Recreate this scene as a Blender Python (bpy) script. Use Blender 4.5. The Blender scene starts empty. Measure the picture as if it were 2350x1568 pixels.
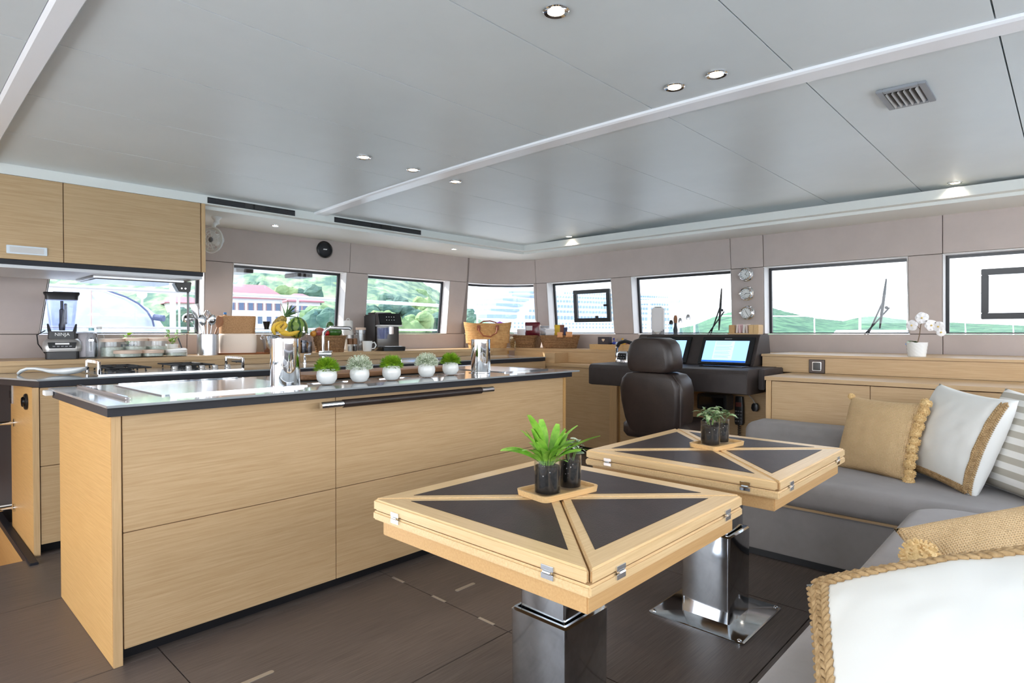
import bpy, bmesh, math, random
from mathutils import Vector as V, Matrix, Quaternion, noise
PI=math.pi
sc=bpy.context.scene
COL=sc.collection
# ---------------------------------------------------------------- camera
W_,H_,F_=2350,1568,1375.0
YAW,PIT,EYE=math.radians(43.06),math.radians(.83),1.2
CAM=V((0,0,EYE))
FW=V((math.cos(YAW)*math.cos(PIT),math.sin(YAW)*math.cos(PIT),-math.sin(PIT)))
RT=V((math.sin(YAW),-math.cos(YAW),0)); UP=RT.cross(FW)
cd=bpy.data.cameras.new('camera'); cam=bpy.data.objects.new('camera',cd); COL.objects.link(cam)
cd.sensor_width=36; cd.lens=36*F_/W_; cd.clip_start=.02; cd.clip_end=6000
R3=Matrix((RT,UP,-FW)).transposed()
cam.matrix_world=Matrix.Translation(CAM)@R3.to_4x4()
sc.camera=cam
# ---------------------------------------------------------------- world, sun, exposure
wd=bpy.data.worlds.new('sky'); sc.world=wd; wd.use_nodes=True
nt=wd.node_tree; nt.nodes.clear()
def wn(t,**k):
    n=nt.nodes.new(t)
    for a,b in k.items(): setattr(n,a,b)
    return n
tc=wn('ShaderNodeTexCoord'); sx=wn('ShaderNodeSeparateXYZ'); nt.links.new(tc.outputs['Generated'],sx.inputs[0])
r1=wn('ShaderNodeValToRGB'); nt.links.new(sx.outputs['Z'],r1.inputs[0])
e=r1.color_ramp.elements; e[0].position=0; e[0].color=(.90,.95,1,1); e[1].position=.7; e[1].color=(.58,.74,1,1)
nz=wn('ShaderNodeTexNoise'); nz.inputs['Scale'].default_value=2.6; nz.inputs['Detail'].default_value=7
mp=wn('ShaderNodeMapping'); mp.inputs['Scale'].default_value=(1,1,2.6)
nt.links.new(tc.outputs['Generated'],mp.inputs[0]); nt.links.new(mp.outputs[0],nz.inputs['Vector'])
r2=wn('ShaderNodeValToRGB'); nt.links.new(nz.outputs[0],r2.inputs[0]); r2.color_ramp.elements[0].position=.44; r2.color_ramp.elements[1].position=.64
mx=wn('ShaderNodeMix',data_type='RGBA'); nt.links.new(r2.outputs[0],mx.inputs[0]); nt.links.new(r1.outputs[0],mx.inputs[6]); mx.inputs[7].default_value=(1,1,1,1)
bg=wn('ShaderNodeBackground'); nt.links.new(mx.outputs[2],bg.inputs[0]); bg.inputs[1].default_value=3.2
wo=wn('ShaderNodeOutputWorld'); nt.links.new(bg.outputs[0],wo.inputs[0])
sd=bpy.data.lights.new('sun','SUN'); sd.energy=10; sd.angle=math.radians(.6); sd.color=(1,.96,.90)
sun=bpy.data.objects.new('sun',sd); COL.objects.link(sun); sun.location=(0,8,6)
sun.rotation_euler=V((.62,-.8,-.60)).to_track_quat('-Z','Y').to_euler()
vs=sc.view_settings; sc.display_settings.display_device='sRGB'
vs.view_transform='Standard'; vs.look='None'; vs.gamma=1; vs.use_curve_mapping=False; vs.exposure=1.0
cy=sc.cycles; cy.use_denoising=True; cy.max_bounces=10; cy.diffuse_bounces=6; cy.glossy_bounces=5; cy.transparent_max_bounces=24; cy.transmission_bounces=6
cy.caustics_reflective=False; cy.caustics_refractive=False; cy.sample_clamp_indirect=6
# ---------------------------------------------------------------- helpers
def ray(x,y): return FW+RT*((x-W_/2)/F_)+UP*((H_/2-y)/F_)
def on(x,y,ax,v):
    r=ray(x,y); return CAM+r*((v-CAM[ax])/r[ax])
def ox(x,y,v): return on(x,y,0,v)
def oy(x,y,v): return on(x,y,1,v)
def oz(x,y,v): return on(x,y,2,v)
def far(x,y,d): return CAM+ray(x,y)*d
def lin(c):
    def f(u):
        u/=255.0
        return u/12.92 if u<=.04045 else ((u+.055)/1.055)**2.4
    return (f(c[0]),f(c[1]),f(c[2]),1)
def mat(name,c,rough=.5,metal=0,spec=.5,var=0,vscale=20,bump=0,bscale=200,coat=0,stretch=None,emis=0,aniso=0,wave=None,c2=None,ramp=(.35,.65),detail=5,sheen=0,trans=0,sss=0):
    m=bpy.data.materials.new(name); m.use_nodes=True; t=m.node_tree; b=t.nodes['Principled BSDF']
    b.inputs['Base Color'].default_value=lin(c); b.inputs['Roughness'].default_value=rough; b.inputs['Metallic'].default_value=metal
    b.inputs['Specular IOR Level'].default_value=spec
    if coat: b.inputs['Coat Weight'].default_value=coat; b.inputs['Coat Roughness'].default_value=.12
    if sheen: b.inputs['Sheen Weight'].default_value=sheen
    if trans: b.inputs['Transmission Weight'].default_value=trans
    if sss: b.inputs['Subsurface Weight'].default_value=sss; b.inputs['Subsurface Radius'].default_value=(.02,.02,.02)
    if emis: b.inputs['Emission Color'].default_value=lin(c); b.inputs['Emission Strength'].default_value=emis
    L=t.links.new
    tcn=t.nodes.new('ShaderNodeTexCoord'); mpn=t.nodes.new('ShaderNodeMapping'); L(tcn.outputs['Object'],mpn.inputs[0])
    if stretch: mpn.inputs['Scale'].default_value=stretch
    if c2 is not None or var:
        n=t.nodes.new('ShaderNodeTexNoise'); n.inputs['Scale'].default_value=vscale; n.inputs['Detail'].default_value=detail; n.inputs['Roughness'].default_value=.62
        L(mpn.outputs[0],n.inputs['Vector'])
        rp=t.nodes.new('ShaderNodeValToRGB'); L(n.outputs[0],rp.inputs[0]); rp.color_ramp.elements[0].position=ramp[0]; rp.color_ramp.elements[1].position=ramp[1]
        c2=c2 or tuple(max(0,min(255,k*(1-var))) for k in c)
        rp.color_ramp.elements[0].color=lin(c2); rp.color_ramp.elements[1].color=lin(c); L(rp.outputs[0],b.inputs['Base Color'])
    if bump:
        n2=t.nodes.new('ShaderNodeTexNoise'); n2.inputs['Scale'].default_value=bscale; n2.inputs['Detail'].default_value=3; L(mpn.outputs[0],n2.inputs['Vector'])
        bp=t.nodes.new('ShaderNodeBump'); bp.inputs['Strength'].default_value=bump; bp.inputs['Distance'].default_value=.002; L(n2.outputs[0],bp.inputs['Height']); L(bp.outputs[0],b.inputs['Normal'])
    return m
def add_weave(m,scale,strength=.6,axes=('X','Z'),dark=None):
    t=m.node_tree; L=t.links.new; b=t.nodes['Principled BSDF']; tcn=t.nodes.new('ShaderNodeTexCoord')
    ws=[]
    for a in axes:
        w=t.nodes.new('ShaderNodeTexWave'); w.bands_direction=a; w.inputs['Scale'].default_value=scale; w.inputs['Distortion'].default_value=1.0; w.inputs['Detail Scale'].default_value=3
        L(tcn.outputs['Object'],w.inputs[0]); ws.append(w)
    mm=t.nodes.new('ShaderNodeMath'); mm.operation='MULTIPLY'; L(ws[0].outputs['Fac'],mm.inputs[0]); L(ws[1].outputs['Fac'],mm.inputs[1])
    bp=t.nodes.new('ShaderNodeBump'); bp.inputs['Strength'].default_value=strength; bp.inputs['Distance'].default_value=.004; L(mm.outputs[0],bp.inputs['Height']); L(bp.outputs[0],b.inputs['Normal'])
    if dark:
        src=b.inputs['Base Color'].links[0].from_socket if b.inputs['Base Color'].links else None
        mxx=t.nodes.new('ShaderNodeMix'); mxx.data_type='RGBA'; L(mm.outputs[0],mxx.inputs[0]); mxx.inputs[6].default_value=lin(dark)
        if src: L(src,mxx.inputs[7])
        else: mxx.inputs[7].default_value=b.inputs['Base Color'].default_value
        L(mxx.outputs[2],b.inputs['Base Color'])
    return m
def wood(name,c,c2,axis,rough=.42,sc_=1.0,bump=.06):
    s={'x':(3.4,110,110),'y':(110,3.4,110),'z':(110,110,3.4)}[axis]
    return mat(name,c,rough,c2=c2,vscale=1.6*sc_,stretch=s,bump=bump,bscale=5,ramp=(.28,.72),detail=8,spec=.4)
def glassm(name,tint=(1,1,1),refl=.05,rough=0):
    m=bpy.data.materials.new(name); m.use_nodes=True; t=m.node_tree; t.nodes.clear(); L=t.links.new
    o=t.nodes.new('ShaderNodeOutputMaterial'); mx=t.nodes.new('ShaderNodeMixShader'); tr=t.nodes.new('ShaderNodeBsdfTransparent'); gl=t.nodes.new('ShaderNodeBsdfGlossy')
    tr.inputs[0].default_value=(*tint,1); gl.inputs['Roughness'].default_value=rough; gl.inputs[0].default_value=(1,1,1,1)
    fr=t.nodes.new('ShaderNodeFresnel'); fr.inputs[0].default_value=1.45 if refl>=.05 else 1.2
    ge=t.nodes.new('ShaderNodeNewGeometry'); ma=t.nodes.new('ShaderNodeMath'); ma.operation='MULTIPLY_ADD'; ior=1.45 if refl>=.05 else 1.2; ma.inputs[1].default_value=1/ior-ior; ma.inputs[2].default_value=ior; L(ge.outputs['Backfacing'],ma.inputs[0]); L(ma.outputs[0],fr.inputs[0])
    L(fr.outputs[0],mx.inputs[0]); L(tr.outputs[0],mx.inputs[1]); L(gl.outputs[0],mx.inputs[2]); L(mx.outputs[0],o.inputs[0]); return m
def emat(name,c,s):
    m=bpy.data.materials.new(name); m.use_nodes=True; t=m.node_tree; b=t.nodes['Principled BSDF']
    b.inputs['Base Color'].default_value=(.02,.02,.02,1); b.inputs['Emission Color'].default_value=lin(c); b.inputs['Emission Strength'].default_value=s; b.inputs['Roughness'].default_value=.3; return m
class MB:
    def __init__(s): s.v=[]; s.f=[]
    def add(s,vs,fs):
        n=len(s.v); s.v+=[V(p) for p in vs]; s.f+=[tuple(i+n for i in f) for f in fs]; return s
    def box(s,x0,x1,y0,y1,z0,z1):
        return s.add([(x0,y0,z0),(x1,y0,z0),(x1,y1,z0),(x0,y1,z0),(x0,y0,z1),(x1,y0,z1),(x1,y1,z1),(x0,y1,z1)],
            [(0,3,2,1),(4,5,6,7),(0,1,5,4),(1,2,6,5),(2,3,7,6),(3,0,4,7)])
    def cbox(s,c,d): return s.box(c[0]-d[0]/2,c[0]+d[0]/2,c[1]-d[1]/2,c[1]+d[1]/2,c[2]-d[2]/2,c[2]+d[2]/2)
    def loft(s,rings,caps=True,closed=True):
        n=len(rings[0]); k=len(s.v)
        for r in rings: s.v+=[V(p) for p in r]
        for i in range(len(rings)-1):
            for j in range(n if closed else n-1):
                a=k+i*n+j; b=k+i*n+(j+1)%n; s.f.append((a,b,b+n,a+n))
        if caps:
            s.f.append(tuple(k+j for j in reversed(range(n)))); m=k+(len(rings)-1)*n; s.f.append(tuple(m+j for j in range(n)))
        return s
    def tube(s,pts,r,n=8,caps=True):
        pts=[V(p) for p in pts]; rings=[]; up=None
        for i,p in enumerate(pts):
            d=(pts[min(i+1,len(pts)-1)]-pts[max(i-1,0)]).normalized()
            if up is None:
                up=V((0,0,1)) if abs(d.z)<.9 else V((1,0,0))
            a=d.cross(up).normalized(); b=a.cross(d).normalized(); up=b
            rr=r[i] if isinstance(r,(list,tuple)) else r
            rings.append([p+(a*math.cos(2*PI*j/n)+b*math.sin(2*PI*j/n))*rr for j in range(n)])
        return s.loft(rings,caps)
    def cyl(s,p0,p1,r0,r1=None,n=20):
        return s.tube([p0,p1],[r0,r0 if r1 is None else r1],n)
    def lathe(s,prof,c=(0,0,0),n=28,caps=True):
        c=V(c); return s.loft([[c+V((r*math.cos(2*PI*j/n),r*math.sin(2*PI*j/n),z)) for j in range(n)] for r,z in prof],caps)
    def ball(s,c,r,nu=14,nv=9):
        r=(r,r,r) if not isinstance(r,(tuple,list)) else r; c=V(c); rg=[]
        for i in range(nv+1):
            t=-PI/2+PI*(i*.96+.02*nv)/nv
            rg.append([c+V((r[0]*math.cos(t)*math.cos(2*PI*j/nu),r[1]*math.cos(t)*math.sin(2*PI*j/nu),r[2]*math.sin(t))) for j in range(nu)])
        return s.loft(rg)
    def prism(s,pts,z0,z1): return s.loft([[(x,y,z0) for x,y in pts],[(x,y,z1) for x,y in pts]])
    def prismy(s,pts,y0,y1): return s.loft([[(x,y0,z) for x,z in pts],[(x,y1,z) for x,z in pts]])
    def grid(s,fn,nu,nv):
        k=len(s.v)
        for i in range(nu+1):
            for j in range(nv+1): s.v.append(V(fn(i/nu,j/nv)))
        for i in range(nu):
            for j in range(nv):
                a=k+i*(nv+1)+j; s.f.append((a,a+nv+1,a+nv+2,a+1))
        return s
    def xf(s,M,start=0):
        for i in range(start,len(s.v)): s.v[i]=M@s.v[i]
        return s
MW={}
def tag(o,label=None,cat=None,group=None,kind=None):
    if label: o['label']=label
    if cat: o['category']=cat
    if group: o['group']=group
    if kind: o['kind']=kind
    return o
def thing(name,label,cat,loc=(0,0,0),rz=0,group=None,rot=None,kind=None):
    o=bpy.data.objects.new(name,None); COL.objects.link(o); o.empty_display_size=.05
    o.location=loc; o.rotation_mode='XYZ'
    o.rotation_euler=rot if rot is not None else (0,0,rz)
    MW[o.name]=Matrix.Translation(V(loc))@o.rotation_euler.to_matrix().to_4x4()
    return tag(o,label,cat,group,kind)
def mesh(name,mb,m,bev=0,seg=2,sm=35,recalc=True):
    me=bpy.data.meshes.new(name); bm=bmesh.new()
    vs=[bm.verts.new(v) for v in mb.v]
    for f in mb.f:
        try: bm.faces.new([vs[i] for i in f])
        except ValueError: pass
    if recalc: bmesh.ops.recalc_face_normals(bm,faces=bm.faces)
    if bev and bev<=.004: sm=min(sm,20)
    if bev:
        es=[e for e in bm.edges if len(e.link_faces)==2 and e.calc_face_angle(0)>.5]
        if es: bmesh.ops.bevel(bm,geom=es,offset=bev,segments=seg,affect='EDGES',clamp_overlap=True)
    bm.to_mesh(me); bm.free()
    if sm:
        for p in me.polygons: p.use_smooth=True
        me.set_sharp_from_angle(angle=math.radians(sm))
    for k in (m if isinstance(m,(list,tuple)) else [m]): me.materials.append(k)
    return me
def put(name,me,parent=None,loc=None,rot=None):
    o=bpy.data.objects.new(name,me); COL.objects.link(o)
    if loc is not None: o.location=loc
    if rot is not None: o.rotation_euler=rot
    if parent is not None:
        o.parent=parent
        M=MW.get(parent.name,Matrix()); MW[o.name]=M@o.matrix_basis if False else M@Matrix.LocRotScale(o.location,o.rotation_euler,None)
    else: MW[o.name]=Matrix.LocRotScale(o.location,o.rotation_euler,None)
    return o
def part(name,mb,m,parent,bev=0,seg=2,sm=35,w=False,label=None,kind=None,recalc=True):
    if w and parent is not None: mb.xf(MW[parent.name].inverted())
    o=put(name,mesh(name,mb,m,bev,seg,sm,recalc),parent)
    return tag(o,label,None,None,kind)
def B(name,m,parent,x0,x1,y0,y1,z0,z1,bev=.002,label=None,seg=2,kind=None):
    return part(name,MB().box(min(x0,x1),max(x0,x1),min(y0,y1),max(y0,y1),min(z0,z1),max(z0,z1)),m,parent,bev,seg,w=True,label=label,kind=kind)
def solo(name,mb,m,label,cat,loc=(0,0,0),rz=0,group=None,bev=0,sm=35,kind=None,rot=None,seg=2):
    o=put(name,mesh(name,mb,m,bev,seg,sm),None,loc,rot if rot is not None else (0,0,rz))
    return tag(o,label,cat,group,kind)
def struct(name,mb,m,label=None,bev=0,sm=35,parent=None):
    o=put(name,mesh(name,mb,m,bev,2,sm),parent)
    return tag(o,label,None,None,'structure' if parent is None else None)
def copytree(o,loc,rz=0,label=None):
    c=o.copy(); COL.objects.link(c); c.location=loc; c.rotation_euler=(0,0,rz)
    if label: c['label']=label
    MW[c.name]=Matrix.LocRotScale(c.location,c.rotation_euler,None)
    for ch in list(o.children):
        d=ch.copy(); COL.objects.link(d); d.parent=c
        for g in list(ch.children):
            h=g.copy(); COL.objects.link(h); h.parent=d
    return c
def rrect(hx,hy,r,n=4,z=0,cx=0,cy=0):
    r=min(r,hx*.999,hy*.999); out=[]
    for (sx_,sy_,a0) in ((1,1,0),(-1,1,90),(-1,-1,180),(1,-1,270)):
        for i in range(n+1):
            a=math.radians(a0+90*i/n); out.append(V((cx+sx_*(hx-r)+r*math.cos(a),cy+sy_*(hy-r)+r*math.sin(a),z)))
    return out
def text_mb(s,size,depth=.0008):
    cu=bpy.data.curves.new('lettering','FONT'); cu.body=s; cu.size=size; cu.extrude=depth; cu.align_x='CENTER'; cu.align_y='CENTER'
    o=bpy.data.objects.new('lettering',cu); COL.objects.link(o); bpy.context.view_layer.update()
    me=bpy.data.meshes.new_from_object(o); mb=MB(); mb.v=[v.co.copy() for v in me.vertices]; mb.f=[tuple(p.vertices) for p in me.polygons]
    bpy.data.objects.remove(o); bpy.data.curves.remove(cu); bpy.data.meshes.remove(me); return mb
def basis(R,U,loc):
    R=V(R).normalized(); U=V(U); N=U.cross(R)  # local x=R, z=up, y=-face normal
    N=R.cross(U).normalized(); U=N.cross(R).normalized()
    return Matrix((R,-N,U)).transposed().to_4x4(),V(loc)
# ---------------------------------------------------------------- materials
OAK=wood('oak_veneer',(205,175,135),(184,151,109),'x'); OAKY=wood('oak_veneer_crosswise',(205,175,135),(184,151,109),'y'); OAKZ=wood('oak_veneer_upright',(216,182,136),(196,160,114),'z')
OAKD=wood('oak_end_panel',(204,162,104),(184,140,84),'y')
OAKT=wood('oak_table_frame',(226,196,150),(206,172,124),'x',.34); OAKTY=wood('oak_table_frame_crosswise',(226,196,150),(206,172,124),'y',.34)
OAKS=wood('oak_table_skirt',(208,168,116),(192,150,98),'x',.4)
FLOOR=wood('wenge_floor',(110,98,91),(76,66,60),'x',.36,1.0,.12)
BLACKGAP=mat('dark_joint',(20,18,18),.7)
DARKEDGE=mat('charcoal_edge',(26,28,38),.5,var=.15,vscale=40)
KICK=mat('black_plinth',(18,18,22),.4)
CEIL=mat('ceiling_lacquer',(221,228,230),.38,spec=.4,var=.03,vscale=1.2)
CEILW=mat('ceiling_white_strip',(246,247,250),.25)
SOFF=mat('soffit_white',(226,227,222),.45)
WALLM=mat('taupe_wall_vinyl',(200,186,180),.62,bump=.15,bscale=500,var=.04,vscale=3)
WALLB=mat('wall_joint',(120,108,104),.8)
REV=mat('window_reveal_white',(235,230,228),.5)
BLK=mat('black_frame',(24,26,32),.3)
GLASS=glassm('tinted_window_glass',(.67,.68,.687))
STEEL=mat('polished_steel',(215,218,222),.09,1,var=.08,vscale=14); CHROME=mat('chrome',(235,238,242),.04,1)
BRUSH=mat('brushed_steel',(190,192,196),.26,1,bump=.1,bscale=8,stretch=(60,60,2))
STONE=mat('grey_glass_worktop',(150,156,160),.06,spec=.7,coat=.5)
COVER=mat('satin_steel_cover',(214,220,228),.16,1)
LEATH=mat('brown_leather',(50,40,37),.38,bump=.35,bscale=160,var=.22,vscale=9)
LEATHT=mat('slate_brown_leather_inset',(60,47,44),.42,spec=.3,bump=.45,bscale=260,var=.16,vscale=14)
LEATHD=mat('helm_leather',(60,52,50),.5,bump=.3,bscale=220,var=.12,vscale=12)
SOFA=add_weave(mat('grey_sofa_fabric',(142,137,136),.9,var=.07,vscale=6,sheen=.2),260,.18,('X','Y'))
WHITEC=mat('white_ceramic',(236,237,236),.16,coat=.4); WHITEP=mat('white_plastic',(232,232,230),.35)
BLKP=mat('black_plastic',(26,26,29),.32); BLKG=mat('black_gloss',(14,14,17),.08,coat=.5); GREYP=mat('grey_plastic',(120,120,124),.4); SILV=mat('silver_plastic',(178,176,174),.3,.5)
CLEAR=glassm('clear_glass',(.95,.97,.98)); CLEARB=glassm('clear_plastic_jar',(.86,.88,.96))
SOIL=mat('dark_soil',(40,32,28),.95,bump=1,bscale=120,c2=(22,18,16),vscale=90)
BAMBOO=wood('bamboo',(226,190,138),(206,166,112),'x',.45); WALN=wood('walnut_board',(150,108,74),(104,72,48),'x',.5)
CORK=mat('cork',(188,146,104),.85,bump=.5,bscale=150,c2=(160,118,80),vscale=120)
# ================================================================ SETTING
# floor: wenge boards with hatch joints
fl=MB().box(-3,5.6,-1.6,4.02,-.06,-.006).box(.57,5.6,4.02,5.4,-.06,-.006)
floor=struct('floor',fl,BLACKGAP)
xs=[-2.25,-1.265,-.265,.735,1.735,2.735,3.735,5.2]; ys=[-1.4,-.9,-.05,.795,1.642,2.487,3.33,4.02]
for i in range(len(xs)-1):
    for j in range(len(ys)-1):
        B('floor_panel',FLOOR,floor,xs[i]+.0018,xs[i+1]-.0018,ys[j]+.0018,ys[j+1]-.0018,-.02,0,.001)
B('floor_panel',FLOOR,floor,.575,5.2,4.024,4.9,-.02,0,.001)
HINGEM=mat('hatch_hinge',(205,200,192),.3,.8)
for y in (2.378,2.073,1.767): B('hatch_hinge',HINGEM,floor,1.728,1.742,y-.045,y+.045,.0002,.0022,.0006)
for (x,y) in ((1.902,2.079),(.903,2.056)):
    part('hatch_pull',MB().loft([rrect(.06,.011,.01,4,.0002,x,y),rrect(.06,.011,.01,4,.002,x,y)]),HINGEM,floor,.0005,w=True)
# stairwell down to the port hull
st=MB().box(-1.7,.56,5.28,5.34,-1.45,.02).box(-1.7,-1.62,4.0,5.3,-1.45,-.01).box(.56,.60,3.9,5.3,-1.4,-.02).box(-1.6,.56,4.02,4.06,-1.4,-.06)
struct('trim_1',st,OAKD,'oak lined side of the stairwell')
struct('trim_2',MB().box(.545,.582,3.9,5.2,-.03,.012),DARKEDGE,'dark nosing along the stairwell edge',.003)
struct('trim_3',MB().box(-1.6,.56,4.02,5.4,-1.45,-1.40),FLOOR,'lower landing floor')
# plan path of the walls
def wallpt(s,z,d):
    ln=.08*(z-1.2)
    if s<5.0: return V((s,5.3-ln+d,z))
    if s<5.942:
        a=(s-5.0)/.942*PI/2; rr=.6-ln+d; return V((5.0+rr*math.sin(a),4.7+rr*math.cos(a),z))
    return V((5.6-ln+d,4.7-(s-5.942),z))
def sl(px,py): return oy(px,py,5.27 if py<700 else 5.3).x
def sf(px,py): return 5.942+4.7-ox(px,py,5.57 if py<700 else 5.6).y
ZS,ZT,ZW=1.19,1.80,2.14
wins=[ # (s0 sill,s0 top,s1 sill,s1 top)
 (sl(90,764),sl(122,640),sl(468,764),sl(469,650)),
 (sl(530,766),sl(534,603),sl(788,767),sl(794,623)),
 (sl(837,767),sl(842,631),sl(1025,768),sl(1031,641)),
 (sl(1060,766)-.02,sl(1069,645),5.825,5.815),
 (sf(1261,768),sf(1256,645),sf(1410,768),sf(1404,641)),
 (sf(1454,768),sf(1449,635),sf(1681,768),sf(1679,624)),
 (sf(1754,768),sf(1754,614),sf(2087,768),sf(2084,590)),
 (sf(2163,768),sf(2164,584),sf(2560,768),sf(2560,555)),
]
def wallgrid(mb,s0,s1,z0,z1,d,n=None):
    n=n or max(1,int(abs(s1[0]-s0[0])/.12) if (s1[0]>4.9 and s0[0]<6.0) else 1)
    def fn(u,v):
        z=z0+(z1-z0)*v; a=s0[0]+(s0[1]-s0[0])*v; b=s1[0]+(s1[1]-s1[0])*v
        return wallpt(a+(b-a)*u,z,d)
    mb.grid(fn,n,1)
def slab(mb,s0,s1,z0,z1,d0,d1,n=None):
    n=n or (max(1,int(abs(s1[0]-s0[0])/.1)) if (s1[0]>4.9 and s0[0]<6.0) else 1)
    rings=[]
    for i in range(n+1):
        u=i/n; a=s0[0]+(s1[0]-s0[0])*u; b=s0[1]+(s1[1]-s0[1])*u
        rings.append([wallpt(a,z0,d0),wallpt(b,z1,d0),wallpt(b,z1,d1),wallpt(a,z0,d1)])
    mb.loft(rings)
SEND=5.942+4.7+1.45
def wall_piece(name,sA,sB,ws,seams):
    mb=MB(); slab(mb,(sA,sA),(sB,sB),.0,ZS-.004,.02,.10); slab(mb,(sA,sA),(sB,sB),ZT+.004,ZW,.02,.10)
    edges=[(sA,sA)]
    for w in ws: edges+=[(w[0],w[1]),(w[2],w[3])]
    edges.append((sB,sB))
    for i in range(0,len(edges),2): slab(mb,edges[i],edges[i+1],ZS-.004,ZT+.004,.02,.10)
    wall=struct(name,mb,WALLB)
    g=.0025
    def pan(a,b,z0,z1):
        m_=MB(); slab(m_,(a[0]+g,a[1]+g),(b[0]-g,b[1]-g),z0+g,z1-g,0,.021); part('wall_panel',m_,WALLM,wall,.0015,1)
    for i in range(0,len(edges),2): pan(edges[i],edges[i+1],ZS,ZT)
    ss=[sA]+seams+[sB]
    for a,b in zip(ss,ss[1:]):
        pan((a,a),(b,b),ZT,ZW); pan((a,a),(b,b),.9,ZS)
    return wall
LA=-1.6
wall_piece('wall_left',LA,4.86,wins[0:3],[wins[1][0]-.35,wins[1][3]+.03])
wall_piece('wall_corner',4.86,5.85,wins[3:4],[wins[3][1]])
wall_piece('wall_front',5.85,SEND,wins[4:8],[wins[5][3],wins[6][1],wins[7][1]])
for k,(a,b,c,d) in enumerate(wins):
    w=thing('window_%d'%(k+1),None,None,kind='structure')
    mb=MB()
    n=8 if k==3 else 1
    slab(mb,(a,b),(c,d),ZS+.0005,ZS+.005,.002,.116,n); slab(mb,(a,b),(c,d),ZT-.005,ZT-.0005,.002,.116,n)
    slab(mb,(a+.0005,b+.0005),(a+.005,b+.005),ZS+.005,ZT-.005,.002,.116); slab(mb,(c-.005,d-.005),(c-.0005,d-.0005),ZS+.005,ZT-.005,.002,.116)
    part('window_reveal',mb,REV,w,0)
    fr=MB(); t=.028
    slab(fr,(a,b),(c,d),ZS,ZS+.012,.118,.14,n); slab(fr,(a,b),(c,d),ZT-t,ZT,.118,.14,n)
    slab(fr,(a,b),(a+t,b+t),ZS,ZT,.117,.141); slab(fr,(c-t,d-t),(c,d),ZS,ZT,.117,.141)
    part('window_frame',fr,BLK,w,.002)
    gp=MB(); slab(gp,(a-.005,b-.005),(c+.005,d+.005),ZS,ZT,.142,.148,n); part('window_pane',gp,GLASS,w)
    if k in (4,7):   # opening hatch in the pane
        if k==4: s0,s1,z0,z1=sf(1307,720),sf(1390,720),ox(1310,740,5.7).z,ox(1310,668,5.7).z
        else: s0,s1,z0,z1=sf(2248,720),sf(2470,720),ox(2250,733,5.7).z,ox(2250,619,5.7).z
        h=MB(); q=.045
        for (aa,bb,zz0,zz1) in ((s0,s1,z0,z0+q),(s0,s1,z1-q,z1),(s0,s0+q,z0+q,z1-q),(s1-q,s1,z0+q,z1-q)): slab(h,(aa,aa),(bb,bb),zz0,zz1,.10,.139)
        ho=part('opening_hatch',h,BLK,w,.004)
        lt=MB(); sm_=(s0+s1)/2
        slab(lt,(s1-.075,s1-.075),(s1-.03,s1-.03),(z0+z1)/2-.012,(z0+z1)/2+.012,.085,.10); slab(lt,(sm_+.06,sm_+.06),(sm_+.10,sm_+.10),z0+.03,z0+.07,.085,.10)
        part('hatch_latch',lt,BLKP,ho,.003)
# starboard and aft shell (out of frame)
rw=MB().box(-2.4,5.6,-1.55,-1.45,0,.95).box(-2.4,5.6,-1.55,-1.45,1.95,2.2).box(-2.4,-2.25,-1.55,-1.45,.95,1.95).box(1.5,1.7,-1.55,-1.45,.95,1.95).box(5.2,5.6,-1.55,-1.45,.95,1.95)
struct('wall_right',rw,WALLM)
bw=MB().box(-2.5,-2.4,-1.6,-.9,0,2.2).box(-2.5,-2.4,4.3,5.4,0,2.2).box(-2.5,-2.4,-.9,4.3,2.08,2.2)
struct('wall_back',bw,WALLM)
# ceiling: cambered lacquered panels
def cz(y): return 2.215-.0095*(y-2)**2
def cslab(mb,x0,x1,y0,y1,dz0,dz1,n=4):
    rings=[]
    for i in range(n+1):
        y=y0+(y1-y0)*i/n; z=cz(y); rings.append([(x0,y,z+dz0),(x1,y,z+dz0),(x1,y,z+dz1),(x0,y,z+dz1)])
    mb.loft(rings)
cb=MB(); cslab(cb,-2.5,5.75,-1.6,5.4,.03,.09,24)
ceil=struct('ceiling',cb,CEILW)
yb=[-1.6,-1.03,-.425,.185,.787,1.393,2.0,2.605,3.21,3.81,4.9]
for (x0,x1) in ((-2.45,.372),(.455,2.42),(2.535,5.35)):
    for a,b in zip(yb,yb[1:]):
        if x1<1 and False: continue
        m_=MB(); cslab(m_,x0,x1,a+.0025,b-.0025,0 if x0>0 else -.02,.026,4); part('ceiling_panel',m_,CEIL,ceil,0,sm=20)
def beam(x0,x1,dz):
    m_=MB(); n=30; rings=[]
    for i in range(n+1):
        y=-1.6+6.3*i/n; z=cz(y); rings.append([(x0,y,z+.02),(x0,y,z+dz+.006),(x0+.012,y,z+dz),(x1-.006,y,z+dz),(x1,y,z+dz+.01),(x1,y,z+.02)])
    m_.loft(rings); return m_
part('ceiling_beam',beam(2.422,2.528,-.016),CEILW,ceil,0,sm=25)
part('ceiling_beam',beam(.374,.452,-.028),CEILW,ceil,0,sm=25)
# soffit ring with fascia
prof=[(0,2.165),(0,2.098),(.045,2.098),(.045,2.074)]   # inset outward, z
def ring(d,z,y0=-1.6,x0=-2.45):
    r=.06; return [V((x0,4.42+d,z)),V((4.86+d,4.42+d,z)),V((4.905+d,4.40+d,z)),V((4.92+d,4.36+d,z)),V((4.92+d,y0,z))]
sm_=MB()
pr=[(0.0,2.165),(0.0,2.10),(.05,2.095),(.052,2.072),(.60,2.088),(.9,2.088),(.9,2.165)]
k=len(pr); rings=[]
for i in range(5): rings.append([ring(d,z)[i] for d,z in pr])
sm_.loft(rings); struct('trim_4',sm_,SOFF,'white soffit and fascia around the ceiling',0,25)
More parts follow.
